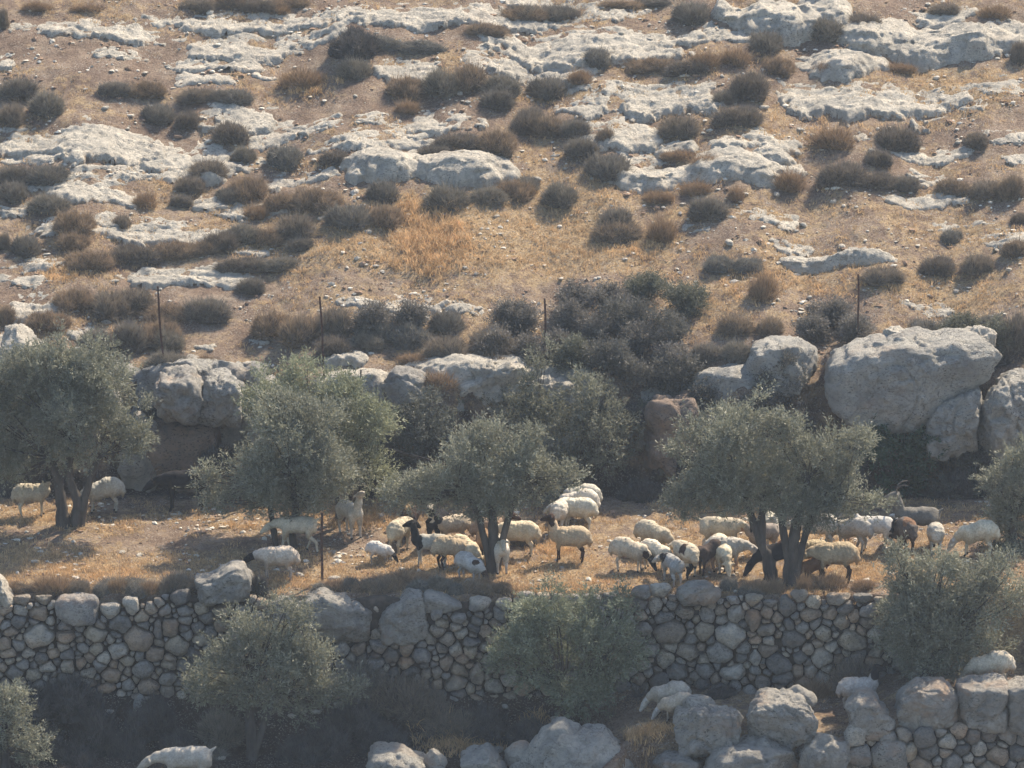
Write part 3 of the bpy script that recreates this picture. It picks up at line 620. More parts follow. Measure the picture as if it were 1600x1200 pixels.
tree((1240, 912), [[(1238,916,15),(1236,880,11),(1240,845,9),(1250,800,6),(1262,750,4)], [(1238,850,6),(1222,815,6),(1215,770,5)], [(1240,850,7),(1265,815,5),(1300,775,4)]],
     [(1270,735,84,76), (1235,672,42,34), (1310,680,40,34), (1335,760,48,44), (1225,750,50,50), (1280,790,70,30), (1360,790,24,22), (1215,660,18,24)], 'olive tree with the thickest trunk, right of the joined pair beside big cream sheep', 6)
tree((1560, 905), [[(1575,905,9),(1580,860,8),(1585,800,6)]], [(1590,780,50,62), (1570,740,34,36), (1600,850,60,40), (1560,820,24,30), (1610,720,40,30)], 'olive tree cut off by the right edge behind the grazing cream sheep', 7, y=3.0, dens=1.7)
tree((1435, 1062), [[(1440,1066,10),(1445,1030,9),(1450,980,7)], [(1448,1040,7),(1485,990,6)]],
     [(1470,930,78,62), (1420,960,56,56), (1540,940,56,60), (1470,1000,86,50), (1420,1015,40,34), (1450,880,46,28), (1395,895,22,20), (1570,900,40,40), (1545,1010,32,28), (1405,870,14,14)], 'dense broad olive tree in front of the wall at lower right', 8, y=-1.3)
tree((880, 1150), [[(883,1150,9),(886,1115,8),(880,1070,7)], [(886,1110,6),(920,1070,5)]],
     [(870,1000,76,62), (850,945,46,30), (940,985,52,48), (960,1030,46,42), (820,1040,52,42), (890,1060,70,40), (990,1010,26,34), (790,1030,26,26), (975,945,22,20), (910,1090,36,18)], 'bushy olive tree in front of the wall at the lower centre', 9, y=-1.4, tone=OLIVE*np.array([.93, 1.0, .92]))
tree((393, 1196), [[(396,1205,10),(393,1165,9),(391,1110,8),(395,1060,6)], [(392,1130,6),(430,1080,5)]],
     [(400,1010,72,52), (345,1040,56,46), (460,1030,54,50), (500,1065,44,40), (410,1075,80,40), (320,1075,30,28), (435,955,26,18), (375,965,40,22), (480,970,22,20), (545,1080,14,14), (470,1105,40,18)], 'round headed olive tree below the wall at lower left', 10, y=-2.0)
tree((10, 1230), [[(10,1240,9),(8,1190,8),(5,1140,6)]], [(0,1110,46,36), (20,1140,42,36), (50,1170,26,30), (0,1180,60,32), (10,1080,22,14)], 'olive tree in the bottom left corner of the photo', 11, y=-2.6)
GB = 'leafy wild bushes on the rocky bank'
DK = np.array([.115, .12, .095])
def lbush(base, blobs, label, seed, y, tone=DK, **kw):
    kw.setdefault('dens', .7); return tree(base, [[(base[0], base[1]-2, 2.2), (base[0]+4, base[1]-22, 1.4)]], blobs, label, seed, y=y, tone=tone, name='wild_bush', cat='bush', group=GB, limbs=5, **kw)
lbush((925, 765), [(925,650,55,48), (950,690,48,46), (880,670,36,40), (900,610,30,24), (965,655,25,30), (900,725,36,30)], 'large grey green bush on the bank behind the central olive', 21, 6.6, OLIVE*.85)
lbush((830, 700), [(845,560,22,40), (830,600,26,40), (800,640,70,26), (850,650,40,34), (760,640,40,22), (720,655,30,22)], 'thin upright bush with loose twigs over the broken white ledge', 22, 7.0, OLIVE*.8, up=.9, silver=.2)
lbush((660, 790), [(660,660,50,36), (640,720,45,50), (690,700,30,30), (620,770,26,30), (665,620,16,20)], 'bluish grey bush in the shade between the left and central olives', 23, 6.4, DK)
lbush((1400, 800), [(1400,700,50,34), (1420,740,40,36), (1370,690,28,30), (1445,700,24,20), (1390,770,40,34)], 'glossy dark green bush on the bank right of the joined olives', 24, 6.4, np.array([.055, .085, .05]), L=.10, W=.045)
lbush((560, 600), [(880,775,30,26), (900,745,22,22)][:1], 'small pale grey bush just above the three white rumps at centre', 29, 5.6, OLIVE)
lbush((1530, 800), [(1520,740,40,30), (1490,775,40,26), (1550,770,36,30)], 'shadowed dark bush beneath the smooth boulder at right', 30, 6.3, DK*.8)

TK = [(985,500,90,70,'d'),(1040,520,80,80,'d'),(955,560,80,80,'d'),(1010,580,90,80,'d'),(1065,590,60,70,'d'),(900,560,70,60,'g'),(1070,470,70,56,'g'),(1015,450,90,50,'g'),(950,475,70,50,'s'),(890,505,50,60,'s'),(825,505,44,50,'s'),(800,495,80,60,'s'),(820,550,60,50,'s'),(770,540,60,50,'s'),
      (1300,490,60,56,'s'),(1340,520,60,50,'s'),(1270,520,50,44,'s'),(640,500,70,60,'s'),(585,500,60,60,'s'),(1560,530,70,70,'g'),(1500,520,60,50,'g'),(1230,600,90,90,'d'),(1185,640,60,60,'d'),(900,470,60,44,'s'),(1100,620,60,50,'d'),(1240,670,70,60,'d'),(1075,665,60,60,'g'),(1010,650,50,60,'g'),(930,520,70,60,'s'),(1000,535,60,50,'s'),(1050,565,60,50,'s'),(870,540,70,50,'s'),(300,640,60,50,'g'),(250,655,50,40,'d'),(1390,660,70,60,'g'),(1480,700,70,60,'d'),(1560,705,80,60,'g'),(640,650,60,50,'g')]
def leafy(u, v, w_, h_, k, i):
    rg = np.random.default_rng(900+i); c = gp(u, v+h_*.34); s = ppm(c[1]); a = w_/2/s; H = h_/s*.85; tone = {'d': np.array([.118, .113, .094]), 'g': OLIVE*.66, 's': np.array([.165, .15, .125])}[k]
    root = empty('leafy_bush', c); B = [(np.array([0, 0, H*.42]), (a*.62, a*.5, H*.46))]
    for _ in range(5): B.append((np.array([rg.uniform(-.62, .62)*a, rg.uniform(-.4, .4)*a, H*rg.uniform(.22, .62)]), (a*.36, a*.34, H*.3)))
    V, F, cc, K = crown(B, rg, tone, 2.4, L=.065, W=.02, clump=.24, per=16, slen=.2, silver=.2, up=.7)
    mesh_np('crown', V, F, M['leaf'], cc, smooth=False, parent=root)
    L = [tube([np.array([rg.uniform(-.1, .1)*a, 0, -.05]), k_*.5+np.array([0, 0, .02]), k_], [.022, .014, .006], 6, i) for k_ in [K[j] for j in rg.permutation(len(K))[:9]]]
    tubes_obj('stem', L, M['bark'], root); tag(root, None, 'bush', 'leafy scrub on the slope above the bank'); return root
its = [(leafy(*t, i), t[0], t[1], {'d': 'dark leafy bush', 'g': 'grey green bush', 's': 'smoky twiggy bush'}[t[4]]) for i, t in enumerate(TK)]
finish_labels(its)
# ------------------------------------------------------------------ thorny cushion shrubs
def shrub_proto(seed, lobes, n=8000, tw=.013, ln=.2, tone=(.205, .180, .145), tip=(.34, .275, .19), core=.80, upb=.45, w2=1.0):
    rg = np.random.default_rng(seed); Ls = []
    for k in range(lobes):
        if k == 0: c = np.array([0, 0, 0.]); r = np.array([.72, .72, .80])
        else:
            a = rg.uniform(0, 2*math.pi); d = rg.uniform(.35, .62); c = np.array([math.cos(a)*d, math.sin(a)*d, 0]); q = rg.uniform(.34, .5); r = np.array([q, q, q*rg.uniform(1.1, 1.7)])
        Ls.append((c, r))
    wts = np.array([r[0]*r[2] for c, r in Ls]); idx = rg.choice(len(Ls), n, p=wts/wts.sum())
    c = np.array([q[0] for q in Ls])[idx]; r = np.array([q[1] for q in Ls])[idx]
    d = unit(rg.normal(size=(n, 3))); d[:, 2] = np.abs(d[:, 2])-.05; d = unit(d)
    lump = 1+.34*noise(d*2.2+c*3, seed)+.16*noise(d*6+c*3, seed+1)
    s0 = c+d*r*(.74*rg.uniform(.8, 1.12, (n, 1)))*lump[:, None]
    D = unit(d*r*.8+np.array([0, 0, upb*.6])+rg.normal(size=(n, 3))*.30); L = ln*rg.uniform(.4, 1.2, (n, 1))*(1+1.2*(rg.random((n, 1)) < .10))
    S = unit(np.cross(D, rg.normal(size=(n, 3))))*tw*rg.uniform(.6, 1.4, (n, 1))*w2
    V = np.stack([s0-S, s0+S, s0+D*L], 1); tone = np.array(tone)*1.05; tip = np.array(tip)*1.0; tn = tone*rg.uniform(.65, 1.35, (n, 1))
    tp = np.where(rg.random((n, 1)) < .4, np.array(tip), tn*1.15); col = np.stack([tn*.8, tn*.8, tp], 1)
    V = V.reshape(-1, 3); F = np.arange(len(V)).reshape(-1, 3); col = col.reshape(-1, 3)
    iv, jf = ico(3); n0 = len(V); Vs, Fs, Cs = [V], [F], [col]
    for c_, r_ in Ls:
        q = iv*r_*core; q = q*(1+.34*noise(iv*2.2+c_*3, seed)+.1*noise(iv*9, seed+2))[:, None]+c_; q[:, 2] = np.maximum(q[:, 2], -.15)
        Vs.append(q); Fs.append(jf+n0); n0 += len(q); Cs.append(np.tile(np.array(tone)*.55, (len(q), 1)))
    me_o = mesh_np('cushion_shrub', np.concatenate(Vs), np.concatenate(Fs), M['twig'], np.concatenate(Cs), smooth=False)
    me = me_o.data; bpy.data.objects.remove(me_o); return me
PR = {}
for i in range(7): PR['b%d' % i] = shrub_proto(50+i, 6+i % 4, 10000, .011, .27, [(.215,.178,.138),(.185,.165,.135),(.235,.185,.135),(.18,.15,.12),(.215,.19,.15),(.26,.195,.135),(.20,.17,.138)][i], [(.34,.275,.19),(.28,.25,.2),(.42,.31,.19),(.3,.25,.18),(.33,.29,.22),(.45,.33,.2),(.3,.27,.2)][i], core=.72)
for i in range(3): PR['g%d' % i] = shrub_proto(70+i, 7, 9000, .010, .24, (.20, .185, .155), (.29, .26, .21))
for i in range(3): PR['t%d' % i] = shrub_proto(80+i, 5, 3200, .010, .42, (.27, .19, .12), (.48, .33, .19), .5, .9)
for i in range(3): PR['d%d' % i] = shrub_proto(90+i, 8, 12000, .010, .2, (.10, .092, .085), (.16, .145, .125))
CNT = {k: 0 for k in 'blgtd'}
def shrub(u, v, w_, h_, k='b', y=None, full=True):
    nvar = 7 if k == 'b' else 3; CNT[k] += 1; me = PR[k+str((CNT[k]*2+int(u)) % nvar)]
    if y is None: c = gp(u, v+h_*.30)
    else: c = at_y(u, v+h_*.45, y); 
    s = ppm(c[1]); a = w_/2/s*1.12; b = min(a, .62*h_/s+.08); H = .80*h_/s
    if y is None: z = grd(c[0], c[1])-.03
    else: z = c[2]
    o = bpy.data.objects.new('cushion_shrub', me); C.objects.link(o); o.location = (c[0], c[1], z)
    o.scale = (a*(-1 if int(u) % 2 else 1), b, H); o.rotation_euler = (0, 0, .3*math.sin(u*1.7)*(b/a)**2)
    return o
SH = [(32,135,75,42),(70,158,62,46),(22,175,50,42),(6,28,22,46),(385,5,185,34),(200,137,100,40),(335,147,105,34),(248,175,58,36),(290,185,42,36),(365,205,62,40),(378,238,42,30),
 (448,240,70,48,'g'),(330,262,70,38),(520,243,50,28),(50,270,108,50),(22,297,50,36),(72,315,76,36),(120,345,66,50),(118,374,52,34),(300,285,56,32),(283,311,42,24),(385,290,62,46),(358,303,48,28),
 (230,313,42,30,'t'),(444,311,58,34),(498,308,82,46),(548,335,84,44),(606,335,52,44),(600,297,56,40),(692,305,78,48),(790,300,88,46),(192,343,34,24),(400,330,44,32,'t'),(8,375,24,36),(42,382,52,40),
 (135,403,76,38),(215,393,82,38),(298,390,92,42),(342,373,62,36),(398,366,92,40),(466,350,72,46),(470,378,48,26),(408,410,130,38),(394,443,52,32),(165,463,150,54),(290,478,122,54),(80,498,70,40),(12,490,34,42),
 (200,518,140,60),(258,528,62,44),(256,562,82,40),(478,505,150,66),(548,532,92,46),(610,518,112,76,'g'),(702,540,84,46),(770,530,76,60),(555,62,84,62,'d'),(620,66,130,34,'g'),(548,104,62,42),
 (710,127,190,58),(778,150,58,38),(470,122,72,40,'t'),(640,165,54,24,'t'),(710,218,84,30),(780,217,62,46),(818,190,52,42),(842,20,112,34),(755,44,70,26),(680,233,60,24),(430,14,44,18,'t'),
 (846,15,100,34),(1082,18,70,40),(1000,3,104,18),(1195,64,62,42),(1218,100,52,36),(1045,100,118,38),(935,86,56,40,'g'),(858,135,74,42),(910,120,44,30,'t'),(1130,92,92,40,'t'),(1166,130,66,54),(1132,150,44,30),
 (1148,178,84,38),(1066,194,76,40),(880,197,86,52),(912,228,62,42),(948,210,32,34),(952,258,82,48),(826,178,46,32),(1087,246,92,30,'t'),(1308,216,80,42,'t'),(1405,212,76,48),(1375,243,46,30),
 (1310,268,82,46),(1236,280,62,38,'t'),(1390,285,90,42),(1512,285,94,42),(1528,216,42,30),(1584,290,44,56),(1594,80,30,50),(1288,42,62,42),(1355,32,62,34),(1200,6,80,24),
 (962,338,60,46),(970,358,84,40),(1036,356,62,44,'t'),(1105,322,74,44),(1085,292,62,26,'t'),(1152,302,32,30,'t'),(1026,306,52,26,'t'),(870,300,62,46),(1150,405,96,44,'g'),(1195,448,50,58,'t'),
 (1375,427,82,32),(1460,412,62,38),(1525,408,60,36),(1485,366,42,30,'g'),(1588,386,42,40),(1340,505,60,40,'g'),(1145,505,62,42),(1206,507,48,40),(1128,545,92,52),
 (985,635,90,40,'d'),(1040,560,60,50,'d'),(780,565,80,40,'b'),(700,500,60,40),(1520,500,90,40,'g'),(1582,520,64,90),(1440,508,72,34,'g'),(1500,590,40,30),(1540,560,90,40,'d'),
 (820,285,50,30),(1590,340,30,24),(320,560,30,20,'t'),(650,560,60,20,'t'),(690,595,80,36,'t'),(1400,105,60,20,'t'),(1290,105,40,24,'t'),(1480,12,60,20),(1560,18,60,24,'t'),(60,8,60,18,'t'),(140,12,60,14,'t')]
SH2 = []
for t in SH:                                       # a wide mass is several cushions grown side by side
    k_ = t[4] if len(t) > 4 else 'b'
    if t[2] > 84:
        n_ = round(t[2]/(52 if k_ != 'd' else 62)); rq = random.Random(int(t[0]+t[1])); W = t[2]/n_
        for i_ in range(n_):
            hh = t[3]*rq.uniform(.72, 1.0)*(1-.25*abs(i_-(n_-1)/2)/max(1, n_/2)); SH2.append((t[0]-t[2]/2+W*(i_+.5)+rq.uniform(-4, 4), t[1]+rq.uniform(-.16, .16)*t[3], W*rq.uniform(1.25, 1.5), hh, k_))
    else: SH2.append(t)
SH = SH2
items = []
NM = {'b': ('brown', 'cushion shrub'), 'l': ('brown', 'cushion shrub'), 'g': ('soft grey', 'twiggy bush'), 't': ('straw tipped', 'bush'), 'd': ('dark', 'dense bush')}
for t in SH:
    k = t[4] if len(t) > 4 else 'b'; o = shrub(t[0], t[1], t[2], t[3], k)
    sz = 'large' if t[2] > 100 else 'mid-sized' if t[2] > 60 else 'small'; kk = k
    tag(o, None, 'shrub', 'thorny shrubs on the rocky slope'); items.append((o, t[0], t[1], sz+' '+NM[kk][0]+' '+NM[kk][1]))
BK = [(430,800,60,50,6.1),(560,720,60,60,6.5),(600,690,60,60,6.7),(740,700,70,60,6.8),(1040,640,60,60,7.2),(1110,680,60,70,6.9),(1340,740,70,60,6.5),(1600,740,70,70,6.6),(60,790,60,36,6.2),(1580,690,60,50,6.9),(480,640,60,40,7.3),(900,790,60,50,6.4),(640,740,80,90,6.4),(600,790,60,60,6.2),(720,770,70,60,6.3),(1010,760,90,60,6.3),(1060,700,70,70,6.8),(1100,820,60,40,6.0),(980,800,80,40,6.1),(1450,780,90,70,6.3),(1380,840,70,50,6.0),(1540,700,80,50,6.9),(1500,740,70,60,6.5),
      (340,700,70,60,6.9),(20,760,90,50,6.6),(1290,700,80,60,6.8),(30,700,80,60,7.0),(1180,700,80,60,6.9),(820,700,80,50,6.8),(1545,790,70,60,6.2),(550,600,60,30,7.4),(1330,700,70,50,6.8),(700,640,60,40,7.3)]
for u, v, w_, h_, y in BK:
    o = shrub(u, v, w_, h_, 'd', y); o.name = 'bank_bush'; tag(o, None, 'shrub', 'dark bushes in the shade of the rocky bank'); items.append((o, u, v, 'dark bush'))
finish_labels(items)
LWB = [(40,1090,110,70,-.9),(110,1075,90,60,-.8),(150,1120,90,80,-1.2),(235,1110,80,60,-1.1),(70,1150,90,70,-1.5),(200,1165,70,70,-1.8),(280,1160,70,50,-1.7),(570,1050,70,60,-.7),(620,1075,90,60,-.8),(560,1110,90,60,-1.1),(660,1100,70,50,-1.0),
       (600,1150,90,50,-1.6),(520,1140,90,60,-1.5),(470,1170,80,50,-1.9),(700,1130,80,40,-1.3),(760,1120,80,50,-1.2),(940,1120,80,60,-1.0),(1000,1095,70,50,-.8),(830,1140,80,40,-1.5),(120,1180,80,50,-2.0),(340,1130,70,50,-1.3),(330,1180,70,40,-1.9)]
rgF = np.random.default_rng(77)
items2 = []
for u, v, w_, h_, y in LWB:
    o = shrub(u, v-8, w_*1.15, h_*1.35, 'dgbd'[(u//10) % 4], y); o.location.z = min(o.location.z, grd(o.location.x, y)+.25); o.name = 'bank_bush'
    tag(o, None, 'shrub', 'dark brush below the terrace wall'); items2.append((o, u, v))
items2.sort(key=lambda t: t[1]); ORD = 'first second third fourth fifth sixth seventh eighth ninth tenth eleventh twelfth thirteenth fourteenth fifteenth sixteenth seventeenth eighteenth nineteenth twentieth twenty-first twenty-second'.split()
for k, (o, u, v) in enumerate(items2): o['label'] = ORD[k]+' from left of the dark shaded bushes filling the foot of the terrace wall'
for u, v, w_, h_, k, y, lb in [(1345,1050,86,70,'b',-.8,'round brown bush at the wall foot left of the broad lower right olive'), (1265,1065,80,40,'t',-.8,'thin straw coloured bush at the wall foot above the large angular boulder'),
        (815,845,50,70,'g',3.1,'grey green bush under the central olive beside a cream sheep'), (1125,1085,60,30,'d',-.9,'low dark bush above the small peaked rock tip'),
        (90,935,90,30,'t',.15,'dry brown fringe of weeds on the left wall top near the edge'), (200,925,110,34,'g',.2,'dry weeds above the rounded left wall stones'), (275,915,60,44,'b',.2,'dark bush leaning on the wedge shaped boulder'),
        (408,915,34,50,'d',.05,'dark bush between the wedge boulder and black headed sheep'), (640,900,130,30,'t',.6,'dry grey weeds on the terrace edge above the upright grey and tan boulder'), (580,915,60,26,'b',.1,'brown weeds on the terrace edge between two wall boulders'),
        (1175,932,60,24,'g',-.05,'grey weeds on the wall top below the leaning olive trunk'), (1155,880,0,0,'',0,'')]:
    if not w_: continue
    o = shrub(u, v, w_, h_, k, y); o.location.z = grd(o.location.x, max(y, -.0) if y > -.2 else y)-.04; tag(o, lb, 'shrub', 'shrubs along the terrace')

fr = []
for u in list(range(15, 300, 24))+list(range(500, 800, 26))+list(range(1140, 1350, 40)):
    uu = u+rgF.uniform(-8, 8); o = shrub(uu, 918, rgF.uniform(34, 60), rgF.uniform(20, 36), 'tbgt'[int(rgF.integers(0, 4))], rgF.uniform(-.02, .22)); o.location.z = grd(o.location.x, max(.02, o.location.y))-.03
    tag(o, None, 'shrub', 'dry weed clumps fringing the terrace wall'); o.name = 'small_shrub'; fr.append((o, uu, 930, 'dry weed clump'))
fr.sort(key=lambda t: t[1]); ORD2 = ORD+['twenty-third', 'twenty-fourth', 'twenty-fifth', 'twenty-sixth', 'twenty-seventh', 'twenty-eighth', 'twenty-ninth', 'thirtieth', 'thirty-first', 'thirty-second', 'thirty-third', 'thirty-fourth', 'thirty-fifth']
for k, t in enumerate(fr): t[0]['label'] = ORD2[k]+' from left of the dry weed clumps fringing the top of the terrace wall'
# ------------------------------------------------------------------ dry grass, loose stones
def tintat(x, y, ch=0):
    i = np.clip(np.searchsorted(gy, y), 0, len(gy)-1); j = np.clip(np.searchsorted(gx, x), 0, len(gx)-1)
    return TC.reshape(len(gy), len(gx), 3)[i, j, ch]
def blades(X, Y, H, per, rg, tone, spread=.06, w=.006, lean=.35):
    n = len(X); Z = ter(X, Y); P = np.stack([X, Y, Z-.01], 1)[:, None]+np.concatenate([rg.normal(size=(n, per, 2))*spread, np.zeros((n, per, 1))], 2)
    D = unit(np.concatenate([rg.normal(size=(n, per, 2))*lean, np.ones((n, per, 1))], 2)); L = H[:, None, None]*rg.uniform(.5, 1.3, (n, per, 1))
    S = unit(np.cross(D, rg.normal(size=(n, per, 3))))*w*rg.uniform(.6, 1.5, (n, per, 1)); m = P+D*L*.55; tipv = P+D*L+np.concatenate([rg.normal(size=(n, per, 2))*.2, -np.full((n, per, 1), .12)], 2)*L
    V = np.stack([P-S, P+S, m+S*.8, tipv, m-S*.8], 2).reshape(-1, 3); k = np.arange(n*per)[:, None]*5
    F = np.concatenate([k+np.array([0, 1, 2, 4]), k+np.array([4, 2, 3, 3])]); 
    F = np.concatenate([k+np.array([0, 1, 2]), k+np.array([0, 2, 4]), k+np.array([4, 2, 3])])
    c = tone*rg.uniform(.65, 1.25, (n, 1, 1))*rg.uniform(.8, 1.2, (n, per, 1)); return V, F, np.repeat(c[:, :, None], 5, 2).reshape(-1, 3)
rg = np.random.default_rng(5)
X = rg.uniform(-12.5, 12.5, 90000); Y = np.where(rg.random(90000) < .35, rg.uniform(-.1, 6.5, 90000), rg.uniform(8, 26, 90000))
clmp = fbm(p3(X*.9, Y*.9), 3, 70)
pr = np.clip(tintat(X, Y)*1.3-.35+.5*clmp, 0, 1)*(tintat(X, Y, 1) < .45); k = rg.random(90000) < pr; X, Y = X[k][:24000], Y[k][:24000]
Vb, Fb, Cb = blades(X, Y, rg.uniform(.04, .12, len(X)), 9, rg, np.array([.56, .39, .215]))
Ls = [(Vb, Fb, Cb)]
for (u, v, ru, rv, n, h) in [(672,380,42,48,420,.26),(700,400,60,30,160,.14),(640,330,20,20,60,.2),(720,1165,50,14,120,.26),(840,1150,24,10,70,.26),(610,1185,20,8,30,.22),(1010,1160,24,14,110,.24),(1040,1175,14,8,40,.16),
        (560,815,60,8,90,.16),(390,822,50,6,50,.12),(450,910,60,14,120,.10),(650,915,90,10,140,.10),(870,925,110,12,260,.10),(150,895,160,14,300,.08),(860,862,30,10,80,.14),(940,905,60,8,90,.08),(1250,925,110,6,140,.07),(1350,905,40,8,60,.08),
        (1300,1070,40,20,80,.14),(1330,450,200,20,160,.1),(480,135,50,16,110,.14),(100,430,40,10,80,.12),(1290,215,60,20,70,.12),(1060,290,60,14,70,.12),(700,590,60,14,80,.12),(1000,395,100,14,120,.12),(1180,420,60,30,80,.12),(270,812,120,5,60,.07)]:
    pts = np.array([gp(u+rg.normal()*ru*.5, v+rg.normal()*rv*.5, -20) for _ in range(min(n, 40))]); idx = rg.integers(0, len(pts), n)
    c0 = pts[idx]; s = ppm(c0[0, 1]); jx = rg.normal(size=n)*.12; jy = rg.normal(size=n)*.14
    Ls.append(blades(c0[:, 0]+jx, c0[:, 1]+jy, h*rg.uniform(.6, 1.3, n), 12, rg, np.array([.60, .41, .22])))
n0 = 0; VV, FF, CC = [], [], []
for a, b_, c_ in Ls: VV.append(a); FF.append(b_+n0); CC.append(c_); n0 += len(a)
tag(mesh_np('dry_grass', np.concatenate(VV), np.concatenate(FF), M['straw'], np.concatenate(CC), smooth=False), 'golden dry grass growing over the terraces and slope', 'grass', kind='stuff')
n = 22000; X = rg.uniform(-12.5, 12.5, n); Y = np.where(rg.random(n) < .25, rg.uniform(0, 6, n), rg.uniform(8, 26, n))
k = rg.random(n) < np.clip(.18+1.9*fbm(p3(X*.8, Y*.8), 3, 80), .02, 1); X, Y = X[k], Y[k]; n = len(X)
iv, jf = ico(1); sz = np.exp(rg.normal(-3.7, .5, n)); sz = np.clip(sz, .010, .07); sc = sz[:, None]*rg.uniform(.7, 1.4, (n, 3))*np.array([1.2, 1, .6])
Vp = iv[None]*(1+.25*rg.normal(size=(n, len(iv), 1)))*sc[:, None]+np.stack([X, Y, ter(X, Y)+sz*.25], 1)[:, None]
pc = np.where(rg.random((n, 1)) < .6, np.array([[.55, .50, .41]]), np.array([[.25, .17, .115]]))*rg.uniform(.7, 1.15, (n, 1))
Fp = (jf[None]+np.arange(n)[:, None, None]*len(iv)).reshape(-1, 3)
tag(mesh_np('gravel', Vp.reshape(-1, 3), Fp, M['peb'], np.repeat(pc[:, None], len(iv), 1).reshape(-1, 3), smooth=False), 'small stones strewn over the reddish soil', 'gravel', kind='stuff')
STP = []
for i in range(6):
    Rr = np.ones(24)*(1+.18*np.random.default_rng(i).normal(size=24)); Rr = (np.roll(Rr, 1)+Rr+np.roll(Rr, -1))/3
    P, F = blob(Rr*np.abs(np.array([1.0]*24)), .9, 300+i, 5, .08, 3, 2.4); P = P*np.array([1.25, 1, .62])
    o = mesh_np('stone', P, F, M['lime']); STP.append(o.data); bpy.data.objects.remove(o)
items = []
for i in range(100):
    if i < 85: pu, pv = rg.uniform(10, 1590), rg.uniform(20, 600); g_ = 'loose stones on the slope'
    else: pu, pv = rg.uniform(20, 1350), rg.uniform(850, 915); g_ = 'loose stones on the grazed terrace'
    p = gp(pu, pv)
    s = rg.uniform(.04, .10); o = bpy.data.objects.new('stone', STP[i % 6]); C.objects.link(o); o.location = (p[0], p[1], grd(p[0], p[1])+s*.2)
    o.scale = (s*rg.uniform(.8, 1.5), s, s); o.rotation_euler = (0, 0, rg.uniform(0, 6.28)); tag(o, None, 'stone', g_); items.append((o, pu, pv, 'loose pale stone'))

for i in range(26):
    pu, pv = rg.uniform(20, 1000), rg.uniform(1095, 1190); p = gp(pu, pv); s = rg.uniform(.05, .13); o = bpy.data.objects.new('stone', STP[i % 6]); C.objects.link(o); o.location = (p[0], p[1], grd(p[0], p[1])+s*.2)
    o.scale = (s*1.3, s, s); o.rotation_euler = (0, 0, i); tag(o, None, 'stone', 'fallen stones below the terrace wall'); items.append((o, pu, pv+400, 'fallen stone'))
finish_labels(items)
# ------------------------------------------------------------------ iron fence stakes
def stake(u0, v0, u1, v1, label, r=.022):
    b = gp(u1, v1); s = ppm(b[1]); t = at_y(u0, v0, b[1])-b; rg_ = np.random.default_rng(int(u0)); Z = np.linspace(-.06, 1, 9)
    prof = np.array([(-1, -1), (1, -1), (1, -.6), (-.6, -.6), (-.6, 1), (-1, 1)])*r; n = 6
    V = np.array([[t[0]*z+p[0]+.008*math.sin(z*7+u0), p[1], t[2]*z] for z in Z for p in prof]); F = grid_faces(len(Z), n, True)
    cap = np.array([[0, 1, 2, 3], [0, 3, 4, 5]]); F = np.concatenate([F, cap, (cap+(len(Z)-1)*n)[:, ::-1]])
    o = mesh_np('fence_stake', V, F, M['rust'], smooth=False, loc=b); tag(o, label, 'fence stake', 'rusty iron fence stakes')
stake(246,447,256,578,'leftmost rusty stake, rising from a dark bush above the bank')
stake(500,463,507,592,'rusty stake behind the second and third olive trees from the left, on the slope')
stake(851,466,853,572,'rusty stake standing in a smoky grey bush at centre')
stake(1341,428,1341,545,'rightmost rusty stake, behind the largest pale boulder', .02)
stake(503,800,503,910,'rusty stake at the front edge of the terrace behind the walking white goat', .026)
